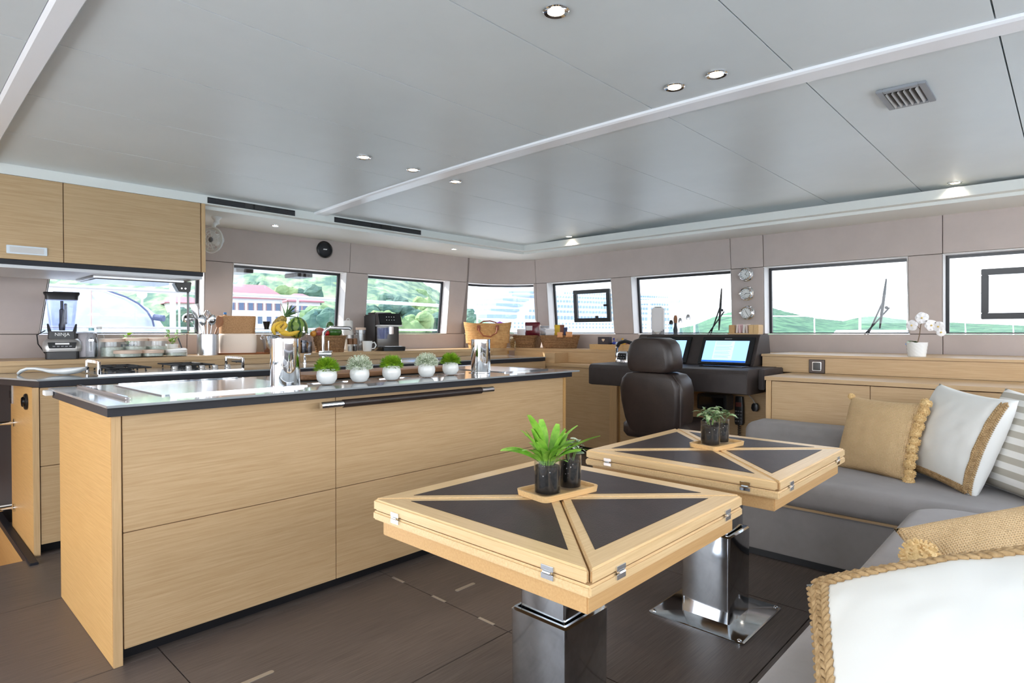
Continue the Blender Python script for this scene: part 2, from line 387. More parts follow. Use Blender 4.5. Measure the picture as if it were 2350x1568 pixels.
# ================================================================ KITCHEN ISLAND
isl=thing('kitchen_island','oak kitchen island with four large drawer fronts and a leather-wrapped rail','island',(1.88,2.9,0))
B('end_panel',OAKD,isl,.578,.609,2.489,3.345,0,.905,.002)
B('end_panel_edge',OAKZ,isl,.5785,.6085,2.486,2.4892,0,.905,.0008)
B('end_panel',OAKD,isl,3.165,3.196,2.489,3.345,0,.905,.002)
B('carcass',mat('cabinet_inside',(60,45,32),.8),isl,.611,3.163,2.512,3.335,.06,.903)
for (x0,x1,z0,z1) in ((.613,1.4645,.4795,.903),(.613,1.4645,.056,.4765),(1.4675,3.162,.4795,.903),(1.4675,3.162,.056,.4765)):
    B('drawer_front',OAK,isl,x0,x1,2.488,2.511,z0,z1,.0015)
B('plinth',KICK,isl,.611,3.163,2.54,3.30,0,.058)
B('plinth_vent',mat('vent_brown',(96,80,68),.5),isl,.83,1.2,2.535,2.5398,.04,.052,.001)
hb=MB().cyl((1.36,2.43,.876),(2.44,2.43,.876),.0155,n=16); ho=part('towel_rail',hb,CHROME,isl,.002,w=True,label='chrome towel rail')
part('leather_wrap',MB().cyl((1.468,2.43,.876),(2.345,2.43,.876),.0185,n=16),LEATH,ho,.002,w=True,label='dark brown leather wrap')
for x in (1.40,2.40): part('rail_post',MB().cyl((x,2.43,.876),(x,2.488,.876),.008,n=12),CHROME,ho,w=True)
iw=thing('island_worktop','grey glass island worktop with black edge band and steel covers','worktop',(1.88,2.9,.905))
B('edge_band',DARKEDGE,iw,.56,3.215,2.452,3.38,.905,.941,.001)
B('glass_top',STONE,iw,.545,3.235,2.40,3.395,.941,.95,.003)
B('steel_cover',COVER,iw,.78,1.40,2.62,3.28,.9502,.9545,.002)
B('steel_cover',COVER,iw,2.72,3.12,2.62,3.28,.9502,.9545,.002)
for y in (2.585,3.31):
    B('cover_rail',CHROME,iw,.80,1.36,y-.006,y+.006,.9502,.959,.002); B('cover_rail',CHROME,iw,2.70,3.12,y-.006,y+.006,.9502,.958,.002)
B('cover_rail',CHROME,iw,.64,.66,2.56,3.34,.9502,.962,.004)
for i in range(9): B('drain_bar',CHROME,iw,1.46+i*.135,1.54+i*.135,2.72,2.745,.9502,.953,.001)
B('rail_clip',WHITEP,iw,.528,.558,3.345,3.405,.918,.940,.002,label='small white clip')
# ================================================================ GALLEY COUNTER (port)
gal=thing('galley_counter','oak galley base cabinet behind the island, under the stove','cabinet',(2.8,4.4,0))
B('end_panel',OAKD,gal,.584,.613,4.052,4.77,0,.905,.002); B('end_panel_edge',OAKZ,gal,.5842,.6128,4.048,4.0522,0,.905,.0008)
B('carcass',bpy.data.materials['cabinet_inside'],gal,.615,4.86,4.075,4.77,.06,.903)
for i in range(4):
    x0=.617+i*1.06
    for (z0,z1) in ((.056,.4765),(.4795,.903)): B('drawer_front',OAK,gal,x0,x0+1.056,4.052,4.074,z0,z1,.0015)
B('plinth',KICK,gal,.615,4.86,4.11,4.76,0,.055)
gw=thing('galley_worktop','grey glass galley worktop with black edge band holding the stove','worktop',(2.8,4.4,.905))
p=[(.60,4.022),(4.83,4.022),(4.83,4.772),(.45,4.772),(.45,4.52)]
part('edge_band',MB().prism([(.612,4.035),(4.83,4.035),(4.83,4.772),(.47,4.772),(.47,4.53)],.906,.941),DARKEDGE,gw,.001,w=True)
part('glass_top',MB().prism(p,.941,.95),STONE,gw,.003,w=True)
lg=thing('port_ledge','raised oak ledge behind the galley worktop under the port windows','ledge',(2.5,5.0,.9))
B('ledge_top',OAK,lg,.30,4.80,4.775,5.285,.995,1.025,.002); B('ledge_front',OAK,lg,.30,4.80,4.79,4.81,.951,.994,.001); B('ledge_front',OAK,lg,4.80,5.05,4.79,4.81,.88,.994,.001)
B('ledge_top',OAK,lg,4.803,5.16,4.775,5.285,.995,1.025,.002)
B('ledge_body',OAKD,lg,.30,5.1,4.815,5.28,.951,.994); B('ledge_return',OAK,lg,-1.4,.298,4.9,5.285,.99,1.018,.002); B('ledge_body',OAKD,lg,-1.4,.298,4.93,5.28,.2,.989)
def socket(name,label,c,ax,sz,round_=False):
    t=thing(name,label,'socket',c)
    if ax=='x':
        if round_: part('cover',MB().cyl((0,0,0),(-.012,0,0),sz,n=20),BLKP,t,.003); part('cap',MB().cyl((-.012,0,.0),(-.024,0,0),sz*.62,n=16),BLKG,t,.003)
        else: part('plate',MB().box(-.008,0,-sz/2,sz/2,-sz*.75,sz*.75),BRUSH,t,.002); part('rocker',MB().box(-.013,-.008,-sz/4,sz/4,-sz*.3,sz*.3),BLKG,t,.002)
    return t
socket('wall_switch','upright steel switch plate on the galley cabinet end panel',ox(28,905,.584),'x',.075)
socket('power_socket','round black power socket on the galley cabinet end panel',ox(62,922,.584),'x',.045,True)
hr=thing('stair_handrail','two chrome handrail bars fixed beside the stairwell','handrail',(.584,4.63,.66))
for pz,py in ((970,35),(1165,35)):
    q=ox(py,pz,.584); part('rail_bar',MB().cyl((q.x,q.y,q.z),(q.x-.45,q.y,q.z),.011,n=12),CHROME,hr,w=True); part('flange',MB().cyl((q.x,q.y,q.z),(q.x-.008,q.y,q.z),.024,n=16),CHROME,hr,w=True)
# upper cabinet
uc=thing('wall_cabinet','long oak wall cabinet hanging over the stove and galley window','cabinet',(.5,4.9,1.6))
B('carcass',OAKD,uc,-1.4,1.592,4.445,5.2,1.622,2.1); 
for x0,x1 in ((-1.4,-.52),(-.517,.793),(.797,1.568)): B('door',OAK,uc,x0,x1,4.42,4.443,1.622,2.098,.0015)
B('end_panel',OAKZ,uc,1.574,1.60,4.418,5.2,1.622,2.098,.0015)
B('bottom_band',DARKEDGE,uc,-1.4,1.585,4.425,5.19,1.592,1.620,.001); B('underside',mat('pale_underside',(214,214,216),.35),uc,-1.4,1.58,4.43,5.18,1.572,1.591,.001)
hl=B('pull_plate',mat('satin_grey_pull',(206,214,220),.35,.3),uc,oy(14,570,4.42).x,oy(108,578,4.42).x,4.412,4.4195,1.652,1.70,.002,'pale grey recessed pull plate')
B('pull_recess',SILV,hl,oy(22,570,4.42).x,oy(100,578,4.42).x,4.4095,4.4118,1.660,1.692,.001)
B('range_hood',BRUSH,uc,.98,1.52,4.6,5.1,1.556,1.571,.003,'slim brushed steel extractor plate'); B('hood_glass',BLKG,uc,1.0,1.5,4.62,5.08,1.550,1.555,.001)
bk=thing('cabinet_bracket','black screw-on bracket with hanging steel pole under the wall cabinet','bracket',(1.56,4.75,1.572))
part('bracket_body',MB().prismy([(-.075,0),(.05,0),(.04,-.075),(-.035,-.075)],-.035,.035),BLKP,bk,.004)
for x in (-.02,.005): part('screw',MB().cyl((x,-.036,-.05),(x,-.040,-.05),.006,n=10),CHROME,bk)
part('pole',MB().cyl((.045,.03,0),(.045,.03,-.36),.008,n=10),BLKG,bk)
# ---------------- front (helm side) joinery
fc=thing('forward_cabinet','oak cabinet between the island and the helm desk, under the baskets','cabinet',(4.95,3.6,0))
B('carcass',OAKD,fc,4.905,5.5,1.80,4.77,.06,.85); B('ledge_top',OAKY,fc,4.86,5.16,1.80,4.77,.85,.878,.002)
ysm=[4.765,ox(1402,950,4.9).y,ox(1424,950,4.9).y,ox(1500,950,4.9).y,2.75,2.2,1.80]
for k in range(len(ysm)-1):
    a,b=ysm[k],ysm[k+1]
    if k==1: B('upright_stile',OAKZ,fc,4.87,4.903,a-.003,b+.022,.05,.848,.002); continue
    B('door',OAKY,fc,4.885,4.904,a-.003,b+.003,.055,.846,.0015)
B('plinth',KICK,fc,4.93,5.4,1.81,4.76,0,.058)
B('upper_band',OAKY,fc,5.15,5.17,1.80,4.772,.88,.994,.0015); B('upper_ledge',OAKY,fc,5.165,5.57,1.80,4.772,.995,1.025,.002)
B('upper_body',OAKD,fc,5.175,5.56,1.81,4.772,.88,.994)
B('divider_box',OAKY,fc,4.93,5.149,3.98,4.0,.879,.985,.001); B('divider_box',OAKY,fc,4.92,4.935,3.98,4.12,.879,.985,.001)
sbc=thing('sofa_back_cabinet','low oak cabinet with panel doors behind the grey sofa','cabinet',(4.5,.2,0))
B('side_panel',OAKZ,sbc,4.2,4.74,1.50,1.535,0,.874,.002); B('carcass',OAKD,sbc,4.222,4.74,-1.4,1.50,.02,.87)
yy=[1.497,.905,.15,-.6,-1.4]
for a,b in zip(yy,yy[1:]): B('door',OAKY,sbc,4.2,4.22,b+.0015,a-.0015,.05,.870,.0015)
B('ledge_top',OAKY,sbc,4.185,4.745,-1.4,1.54,.876,.902,.002)
sfl=thing('sofa_ledge','raised oak ledge under the forward windows behind the sofa','ledge',(5.1,.2,.903))
B('upper_band',OAKY,sfl,4.752,4.772,-1.4,1.765,.903,1.016,.0015); B('upper_ledge',OAKY,sfl,4.742,5.57,-1.4,1.77,1.018,1.036,.002); B('upper_body',OAKD,sfl,4.776,5.56,-1.4,1.6,.904,1.016)
q=ox(1875,841,4.75)
ls=thing('light_switch','square bronze light switch on the oak band behind the sofa','switch',q)
part('plate',MB().box(-.006,0,-.055,.055,-.05,.05),mat('bronze_plate',(84,72,66),.4,.4),ls,.003); part('rim',MB().box(-.009,-.006,-.03,.03,-.032,.032),CHROME,ls,.001); part('rocker',MB().box(-.013,-.008,-.026,.026,-.028,.028),BLKG,ls,.002)
# ================================================================ HELM
hd=thing('helm_desk','dark brown leather-clad helm desk with drop front','desk',(4.45,2.3,.75))
pf=[(4.73,.94),(4.20,.94),(4.165,.932),(4.15,.905),(4.15,.772),(4.19,.762),(4.73,.762)]
part('desk_top',MB().prismy(pf,1.645,2.99),LEATHD,hd,.004,w=True)
B('desk_end',LEATHD,hd,4.35,4.73,1.60,1.644,.79,.938,.006)
ip=thing('instrument_panel','brown leather instrument console with two screens, on the helm desk','console',(4.8,2.3,.94))
pp=[(4.62,.941),(4.745,1.175),(4.765,1.187),(4.95,1.187),(5.0,.941)]
part('console_body',MB().prismy(pp,1.785,2.86),LEATHD,ip,.006,w=True)
fx=V((4.745-4.62,0,1.175-.941)); fxn=fx.normalized(); fn_=V((-fxn.z,0,fxn.x))
def pp_(y,v,o): q=V((4.62,0,.941))+fxn*v+fn_*o; return V((q.x,y,q.z))
def pbox(mb,y0,y1,v0,v1,o0,o1):
    mb.loft([[pp_(y0,v0,o0),pp_(y1,v0,o0),pp_(y1,v1,o0),pp_(y0,v1,o0)],[pp_(y0,v0,o1),pp_(y1,v0,o1),pp_(y1,v1,o1),pp_(y0,v1,o1)]]); return mb
SCRN=emat('screen_page',(150,196,250),.95); SCRW=emat('screen_white_page',(178,212,252),1.0); SCRT=emat('screen_text',(112,150,205),.8); SCRB=emat('screen_taskbar',(28,92,190),.9)
for nm,yc,lab in (('navigation_screen',2.02,'right navigation screen on the helm console, fully in view'),('navigation_screen',2.55,'left navigation screen, half hidden behind the helm chair')):
    t=thing(nm,lab,'screen',(4.68,yc,1.05),group='helm screens')
    part('bezel',pbox(MB(),yc-.215,yc+.215,.005,.248,.001,.016),BLKG,t,.003,w=True)
    d=part('display',pbox(MB(),yc-.175,yc+.185,.022,.212,.0162,.0172),SCRN,t,w=True)
    part('document_page',pbox(MB(),yc-.06,yc+.10,.045,.208,.0173,.0176),SCRW,d,w=True)
    tx=MB(); random.seed(3)
    for i in range(22):
        if i in (5,12,17): continue
        v=.203-i*.0068; pbox(tx,yc-.05+random.random()*.03,yc+.09,v-.002,v,.0177,.0179)
    part('text_lines',tx,SCRT,d,w=True,kind='stuff'); part('taskbar',pbox(MB(),yc-.175,yc+.185,.022,.036,.0173,.0177),SCRB,d,w=True)
    part('maker_mark',pbox(MB(),yc-.03,yc+.03,.226,.234,.0161,.0166),GREYP,t,w=True)
# tablet on desk
tb=thing('tablet','black tablet lying flat on the helm desk below the right screen','tablet',oz(1660,842,.941))
part('case',MB().loft([rrect(.07,.17,.012,3,0),rrect(.07,.17,.012,3,.009)]),BLKP,tb,.002); part('glass',MB().loft([rrect(.06,.155,.006,3,.0092),rrect(.06,.155,.006,3,.0102)]),BLKG,tb)
# throttle
th=thing('engine_throttle','chrome twin engine throttle with black grip on the helm desk','throttle',oz(1420,834,.941)+V((.1,0,0)))
part('base',MB().loft([rrect(.06,.075,.03,4,0),rrect(.06,.075,.03,4,.03),rrect(.045,.06,.025,4,.085),rrect(.03,.045,.02,4,.10)]),CHROME,th,.003)
part('keypad',MB().add([(-.058,-.045,.03),(-.058,.045,.03),(-.044,.038,.084),(-.044,-.038,.084),(-.05,-.045,.03),(-.05,.045,.03),(-.038,.038,.084),(-.038,-.038,.084)],[(0,1,2,3),(7,6,5,4),(0,4,5,1),(1,5,6,2),(2,6,7,3),(3,7,4,0)]).xf(Matrix.Translation((-.006,0,0))),BLKG,th,.001)
bt=MB()
for i in range(3):
    for j in range(2): bt.cbox((-.064+j*.007,-.025+i*.025,.045+j*.022),(.006,.012,.006))
part('buttons',bt,GREYP,th)
part('lever',MB().tube([(0,-.085,.05),(0,-.088,.12),(0,-.065,.165),(0,0,.185),(0,.065,.165),(0,.088,.12),(0,.085,.05)],.013,10),CHROME,th)
part('grip',MB().tube([(0,-.080,.142),(0,-.058,.172),(0,0,.187),(0,.058,.172),(0,.080,.142)],.017,10),BLKP,th)
# helm chair
hc=thing('helm_chair','dark brown leather helm chair with headrest, seen from behind','chair',(3.93,2.12,0))
def rp(pts): return pts
def backshell(x0,x1,prof):  # prof: (z,y-half width) ; rounded slab in x
    rg=[]
    for z,hw,dx in prof:
        rg.append([V((p.x+dx,p.y,z)) for p in rrect((x1-x0)/2,hw,.05,5,0,(x0+x1)/2,0)])
    return rg
m_=MB().loft(backshell(-.29,-.06,[(.475,.10,.05),(.485,.16,.045),(.52,.195,.035),(.6,.222,.02),(.72,.24,.0),(.82,.243,-.01),(.88,.225,-.012),(.915,.19,-.012),(.925,.13,-.01)]))
part('backrest',m_,LEATH,hc,0,sm=60)
m_=MB().loft(backshell(-.305,-.10,[(.93,.13,0),(.936,.155,0),(.96,.175,0),(1.0,.18,-.005),(1.07,.172,-.008),(1.12,.155,-.008),(1.15,.125,-.006),(1.165,.08,0)]))
part('headrest',m_,LEATH,hc,0,sm=60)
part('seat',MB().loft([rrect(.23,.24,.07,5,.46),rrect(.25,.26,.08,5,.49),rrect(.25,.26,.08,5,.55),rrect(.22,.23,.07,5,.58)]),LEATH,hc,0,sm=60)
part('pedestal',MB().lathe([(.17,0),(.17,.015),(.06,.04),(.05,.06),(.05,.46)]),STEEL,hc)
part('piping',MB().tube([(-.29+.0,-.236,.5),(-.297,-.243,.7),(-.30,-.24,.85),(-.295,-.19,.915)],.005,6),LEATH,hc)
# radio handset and microphone below desk
q=ox(1697,940,4.885)
rh=thing('radio_handset','black radio handset hanging under the helm desk','handset',ox(1697,975,4.7056)); h0=ox(1697,910,4.70).z-ox(1697,975,4.70).z
part('body',MB().loft([[V((p.x,p.y,z)) for p in rrect(.02,w2,.012,3)] for z,w2 in ((0,.03),(.02,.036),(h0*.6,.036),(h0,.03))]),BLKP,rh,.002)
kb=MB()
for i in range(3):
    for j in range(4): kb.cbox((-.021,-.02+i*.02,.03+j*.026),(.006,.012,.01))
part('keys',kb,GREYP,rh); part('display',MB().cbox((-.021,0,h0*.72),(.004,.045,.035)),mat('radio_display',(110,60,50),.3),rh)
part('coiled_cable',MB().tube([(-.0+.012*math.cos(i*.9),.012*math.sin(i*.9),-.005-i*.002) for i in range(60)],.003,5),BLKP,rh)
mc=thing('radio_microphone','small black fist microphone on a white cord under the desk','microphone',ox(1733,944,4.69))
part('body',MB().loft([[V((p.x,p.y,z)) for p in rrect(.016,w2,.012,3)] for z,w2 in ((0,.018),(.02,.03),(.05,.026),(.062,.016))]),BLKP,mc,.002); part('cord',MB().tube([(0,0,.06),(0,.02,.09),(0,.05,.12)],.003,6),WHITEP,mc)
rb=thing('radio_unit','black radio unit mounted in the shade under the helm desk','radio',ox(1640,922,4.55))
part('case',MB().box(-.06,.08,-.12,.12,-.06,.06),BLKP,rb,.006); part('front_plate',MB().box(-.066,-.06,-.10,.10,-.04,.04),BLKG,rb,.002)
kp=thing('knee_panel','oak back panel under the helm desk behind the radio handset','panel',(4.75,2.2,0))
B('panel',OAKY,kp,4.735,4.755,1.56,2.62,.02,.76,.002); B('hatch',OAKY,kp,4.725,4.7345,1.57,1.86,.1,.66,.002)
# gauges
for i,(px_,py_,lab) in enumerate(((1714,630,'round chrome wall clock, topmost of three gauges on the pillar'),(1714,674,'round chrome barometer, middle of three gauges on the pillar'),(1714,718,'round chrome hygrometer, lowest of three gauges on the pillar'))):
    q=ox(px_,py_,5.56); q.x=wallpt(6.0+5.942-5.942,q.z,0).x if False else 5.6-.08*(q.z-1.2)
    t=thing('wall_gauge',lab,'gauge',q,group='gauges on the pillar')
    part('flange',MB().lathe([(.066,0),(.066,.006),(.058,.012)]).xf(Matrix.Rotation(-PI/2,4,'Y')),CHROME,t); part('rim',MB().lathe([(.057,.010),(.057,.042),(.052,.048),(.046,.044),(.046,.030)],caps=False).xf(Matrix.Rotation(-PI/2,4,'Y')),CHROME,t)
    dl=part('dial',MB().lathe([(.0465,.026),(.0465,.032)]).xf(Matrix.Rotation(-PI/2,4,'Y')),WHITEC,t)
    tk=MB()
    for a in range(12):
        s_=MB().box(-.0332,-.0322,-.0015,.0015,.034,.042).xf(Matrix.Rotation(a*PI/6,4,'X')); tk.add(s_.v,s_.f)
    part('dial_marks',tk,BLKP,dl)
    hn=MB()
    for a,l in ((.6+i,.034),(2.4+i*1.7,.025)):
        s_=MB().box(-.0345,-.0335,-.0015,.0015,-.006,l).xf(Matrix.Rotation(a,4,'X')); hn.add(s_.v,s_.f)
    part('hands',hn,BLKP,dl); part('hinge',MB().cbox((-.02,-.064,0),(.035,.014,.035)),CHROME,t,.003); part('clasp',MB().cbox((-.015,.066,0),(.016,.018,.012)),CHROME,t,.003)
# ================================================================ SOFA
sofa=thing('corner_sofa','grey upholstered L-shaped corner sofa with low bolster','sofa',(3.6,.3,0))
def rbox(x0,x1,y0,y1,z0,z1,r,rt,n=5):
    cx,cy=(x0+x1)/2,(y0+y1)/2; hx,hy=(x1-x0)/2,(y1-y0)/2; rg=[]
    pr=[(rt*.6,z0),(rt*.15,z0+rt*.25),(0,z0+rt*.7)]+[(rt*(1-math.cos(a)),z1-rt+rt*math.sin(a)) for a in (0,.35,.7,1.05,1.35,PI/2)]
    for d,z in pr: rg.append(rrect(hx-d,hy-d,max(.006,r-d*.5),n,z,cx,cy))
    return MB().loft(rg)
SG=SOFA
B('base',SG,sofa,3.225,4.16,-1.4,1.54,.045,.296,.006); B('plinth',KICK,sofa,3.26,4.1,-1.38,1.5,0,.044); B('seam_strip',OAKY,sofa,3.222,3.4,-1.4,1.535,.297,.309,.001)
part('seat_cushion',rbox(3.195,3.90,-1.4,1.55,.31,.445,.06,.05),SG,sofa,w=True,sm=60)
part('bolster',rbox(3.88,4.165,-1.4,1.56,.40,.625,.05,.06),SG,sofa,w=True,sm=60)
B('base',SG,sofa,-1.6,3.18,-.6,.43,.045,.32,.006)
part('seat_cushion',rbox(-1.6,3.13,-.6,.505,.322,.462,.16,.06,7),SG,sofa,w=True,sm=60)
part('bolster',rbox(-1.6,3.7,-1.2,-.62,.40,.72,.05,.08),SG,sofa,w=True,sm=60)
# ================================================================ PILLOWS
JUTE=mat('jute_braid',(188,158,116),.85,c2=(150,120,80),vscale=60)
TAN=add_weave(mat('tan_woven_raffia',(238,212,172),.8,c2=(222,192,150),vscale=90,ramp=(.3,.7)),46,.9,('X','Z'),dark=(212,178,132))
WCOT=mat('white_cotton',(226,226,222),.85,bump=.25,bscale=14)
STRP=mat('striped_cotton',(236,234,230),.9)
def stripes(m,c,scale,axis):
    t=m.node_tree; L=t.links.new; b=t.nodes['Principled BSDF']; tcn=t.nodes.new('ShaderNodeTexCoord'); w=t.nodes.new('ShaderNodeTexWave'); w.bands_direction=axis; w.inputs['Scale'].default_value=scale
    r=t.nodes.new('ShaderNodeValToRGB'); r.color_ramp.interpolation='CONSTANT'; r.color_ramp.elements[0].color=b.inputs['Base Color'].default_value; r.color_ramp.elements[1].position=.5; r.color_ramp.elements[1].color=lin(c)
    L(tcn.outputs['Object'],w.inputs[0]); L(w.outputs['Fac'],r.inputs[0]); L(r.outputs[0],b.inputs['Base Color'])
stripes(STRP,(186,180,168),5.2,'Z')
POM=mat('pompom_yarn',(232,202,150),.95,bump=1,bscale=120,c2=(206,172,116),vscale=160)
def pf_(w,h,t,rnd=1,seed=0):
    def f(u,v,side=1,off=0):
        e=max(0,(1-u*u)*(1-v*v)); th=t/2*(e**.42)*(1+.05*noise.noise(V((u*2+seed,v*2,side))))
        x=w/2*u*(1-.07*(1-v*v)*abs(u)**2); z=h/2*v*(1-.07*(1-u*u)*abs(v)**2)
        wr=.006*noise.noise(V((u*5+seed,v*5,3*side)))*min(1,e*3)
        return V((x,-side*(th+off)+ -side*wr,z))
    return f
def pillow(name,label,m,w,h,t,M,loc,seed,tape=None,sides='tblr',group=None):
    o=bpy.data.objects.new(name,None); COL.objects.link(o); o.empty_display_size=.05
    mw=M.copy(); mw.translation=loc; o.matrix_world=mw; MW[o.name]=mw; tag(o,label,'pillow',group)
    f=pf_(w,h,t,1,seed); mb=MB()
    n=30
    for s_ in (1,-1): mb.grid(lambda a,b: f(2*a-1,2*b-1,s_),n,n)
    me=mesh('cover',mb,m,0,sm=0)
    bm=bmesh.new(); bm.from_mesh(me); bmesh.ops.remove_doubles(bm,verts=bm.verts,dist=.0008); bmesh.ops.recalc_face_normals(bm,faces=bm.faces); bm.to_mesh(me); bm.free()
    for p in me.polygons: p.use_smooth=True
    put('cover',me,o)
    if tape:
        kk,wd,rows=tape
        for sd_ in sides:
            jb=MB(); L=h if sd_ in 'lr' else w; nst=int(L*kk/(wd*.30)); 
            for i in range(nst):
                for r in range(rows):
                    q=-kk+2*kk*(i+.5*(r%2))/nst; c_=kk+(r-(rows-1)/2)*wd/rows/( (w if sd_ in 'lr' else h)/2)
                    d=2*kk/nst*.75*(1 if r%2 else -1)
                    dd=.55*wd/rows/((w if sd_ in 'lr' else h)/2)
                    A=(q-d,c_-dd); Bq=(q+d,c_+dd)
                    def P(a,b):
                        a=max(-.985,min(.985,a)); b=max(-.985,min(.985,b))
                        return f(b,a,1,.003) if sd_=='r' else f(-b,a,1,.003) if sd_=='l' else f(a,b,1,.003) if sd_=='t' else f(a,-b,1,.003)
                    p0,p1=P(*A),P(*Bq); mid=(p0+p1)/2+V((0,-.003,0)); th=wd/rows*.42
                    jb.tube([p0,mid,p1],[th*.55,th,th*.55],6)
            part('jute_braid',jb,JUTE,o,sm=60,kind='stuff',label='braided jute trim')
    return o,f
def pompom(name,o,c,r,seed):
    random.seed(seed); mb=MB().ball((0,0,0),r*.84,10,7)
    for i in range(110):
        d=V((random.gauss(0,1),random.gauss(0,1),random.gauss(0,1))).normalized(); mb.tube([d*r*.7,d*r*(.98+.06*random.random())],[r*.13,r*.07],4)
    mb.xf(Matrix.Translation(c)); return part(name,mb,POM,o,sm=60)
M1,_=basis((-.129,-.345,0),(.33,-.12,.94),(0,0,0))
p1,f1=pillow('throw_pillow','tan woven raffia pillow edged with a row of pompoms, next to the oak-topped table',TAN,.41,.43,.15,M1,V((3.735,.765,.635)),1)
for i in range(11):
    v=.96-1.92*i/10; q=f1(.985,v,1); pompom('pompom',p1,V((q.x+.012,q.y-.012+.01*(i%2),q.z)),.0285,i)
q=f1(-.97,.97,1); pompom('pompom',p1,V((q.x,q.y,q.z)),.02,40)
M2,_=basis((-.30,-.29,-.03),(.36,-.12,.93),(0,0,0))
pillow('throw_pillow','white cotton pillow with brown jute braid, leaning behind the tan pompom pillow',WCOT,.50,.50,.20,M2,V((3.70,.42,.675)),2,(.9,.034,3),'rb')
M3,_=basis((-.62,-.6,-.05),(.2,-.25,.94),(0,0,0))
pillow('throw_pillow','grey and white striped pillow at the right edge of the sofa',STRP,.56,.50,.20,M3,V((3.64,.115,.67)),3)
P4=CAM+ray(2062,1218)*1.80; R4=(CAM+ray(2350,1165)*1.74-P4).normalized(); U4=V((.30,.10,.25)); U4=(U4-R4*U4.dot(R4)).normalized(); M4,_=basis(R4,U4,(0,0,0)); c4=P4+R4*.24-U4*.21
p4,f4=pillow('throw_pillow','tan woven pillow lying on the near seat with a pompom corner',TAN,.50,.44,.17,M4,c4,4)
pompom('pompom',p4,M4.inverted().to_3x3()@(CAM+ray(2112,1280)*1.62-c4),.050,77)
TL5=V((1.52,.42,.60)); U5=(TL5-V((1.32,.352,.50))).normalized(); ry=ray(2350,1290); R5=(CAM+ry*((TL5-CAM).dot(U5)/ry.dot(U5))-TL5).normalized(); N5=R5.cross(U5)
M5,_=basis(R5,U5,(0,0,0))
c5=TL5+R5*.25-U5*.25-(N5 if N5.z>0 else -N5)*.03
pillow('throw_pillow','large white pillow with thick jute braid border in the near foreground',WCOT,.60,.60,.24,M5,c5,5,(.885,.062,4),'tl')
# ================================================================ TABLES
INSETM=LEATHT
def table(label,cx,cy):
    t=thing('dining_table',label,'table',(cx,cy,0))
    H=.400; z1=.70
    def tri(pts,inset): # offset triangle: pts A,B (outer edge), C centre; inset per edge AB, BC, CA
        def line(p,q,d):
            dx,dy=q[0]-p[0],q[1]-p[1]; l=math.hypot(dx,dy); n=(-dy/l,dx/l); return ((p[0]+n[0]*d,p[1]+n[1]*d),(dx/l,dy/l))
        def isect(a,b):
            (px,py),(dx,dy)=a; (qx,qy),(ex,ey)=b; den=dx*ey-dy*ex; k=((qx-px)*ey-(qy-py)*ex)/den; return (px+dx*k,py+dy*k)
        ls=[line(pts[i],pts[(i+1)%3],inset[i]) for i in range(3)]
        return [isect(ls[2],ls[0]),isect(ls[0],ls[1]),isect(ls[1],ls[2])]
    cs=[(-H,-H),(H,-H),(H,H),(-H,H)]
    for i in range(4):
        A,B_=cs[i],cs[(i+1)%4]; T=[A,B_,(0,0)]; g=.0022
        O=tri(T,(0,g,g)); I=tri(T,(.062,.031,.031))
        lf=part('table_leaf',MB().prism(O,.667,z1),OAKT if i%2==0 else OAKTY,t,.005,3)
        part('leather_inset',MB().prism(I,z1+.0002,z1+.0011),INSETM,lf,.0006,label='dark brown leather inset')
    part('lower_leaf',MB().box(-H,H,-H,H,.638,.6645),OAKT,t,.005,3)
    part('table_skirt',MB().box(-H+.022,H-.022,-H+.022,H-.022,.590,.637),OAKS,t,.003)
    for k in range(4):
        Mr=Matrix.Rotation(k*PI/2,4,'Z')
        for u in (-.285,.285):
            hb=MB().box(u-.018,u+.018,-H-.004,-H+.002,.669,.681).box(u-.018,u+.018,-H-.004,-H+.002,.650,.662).cyl((u-.011,-H-.005,.6657),(u+.011,-H-.005,.6657),.0035,n=8).box(u-.012,u+.012,-H-.0045,-H+.002,.66,.671)
            hb.xf(Mr); part('hinge',hb,CHROME,t,.0006)
    def col(a,z0,z1_): return MB().loft([rrect(a,a,.008,3,z0),rrect(a,a,.008,3,z1_)])
    part('inner_column',col(.085,.352,.589),STEEL,t); part('outer_column',MB().loft([rrect(.104,.104,.009,3,.008),rrect(.106,.106,.009,3,.362),rrect(.100,.100,.006,3,.368),rrect(.092,.092,.006,3,.368),rrect(.090,.090,.006,3,.35)]),STEEL,t,sm=30)
    bp=part('base_plate',MB().loft([rrect(.215,.205,.018,4,0),rrect(.215,.205,.018,4,.007),rrect(.211,.201,.016,4,.009)]),STEEL,t,sm=30)
    for a in (-1,1):
        for b in (-1,1): part('bolt',MB().lathe([(.009,0),(.009,.003),(.005,.006)],(a*.195,b*.185,.009),12),CHROME,bp)
    return t
table('near square table with oak frame and brown leather triangles, pot tray in the middle',1.427,1.135)
table('far square table with oak frame and brown leather triangles, beside the sofa',2.475,1.112)
for lab,cx,cy,rz in (('rectangular bamboo tray on the near table holding two glass pots',1.46,1.168,math.radians(-8)),('rectangular bamboo tray on the far table holding two glass pots',2.545,1.14,math.radians(-8))):
    tr=thing('bamboo_tray',lab,'tray',(cx,cy,.7012),rz)
    part('tray_rim',MB().loft([rrect(.115,.068,.02,4,0),rrect(.118,.071,.022,4,.018),rrect(.110,.063,.018,4,.018),rrect(.108,.061,.018,4,.007)],caps=True),BAMBOO,tr,sm=40)
POTG=glassm('pot_glass',(.93,.94,.95))
SOILG=mat('soil_behind_glass',(46,38,34),.7,c2=(14,12,12),vscale=110,ramp=(.45,.75),spec=.2)
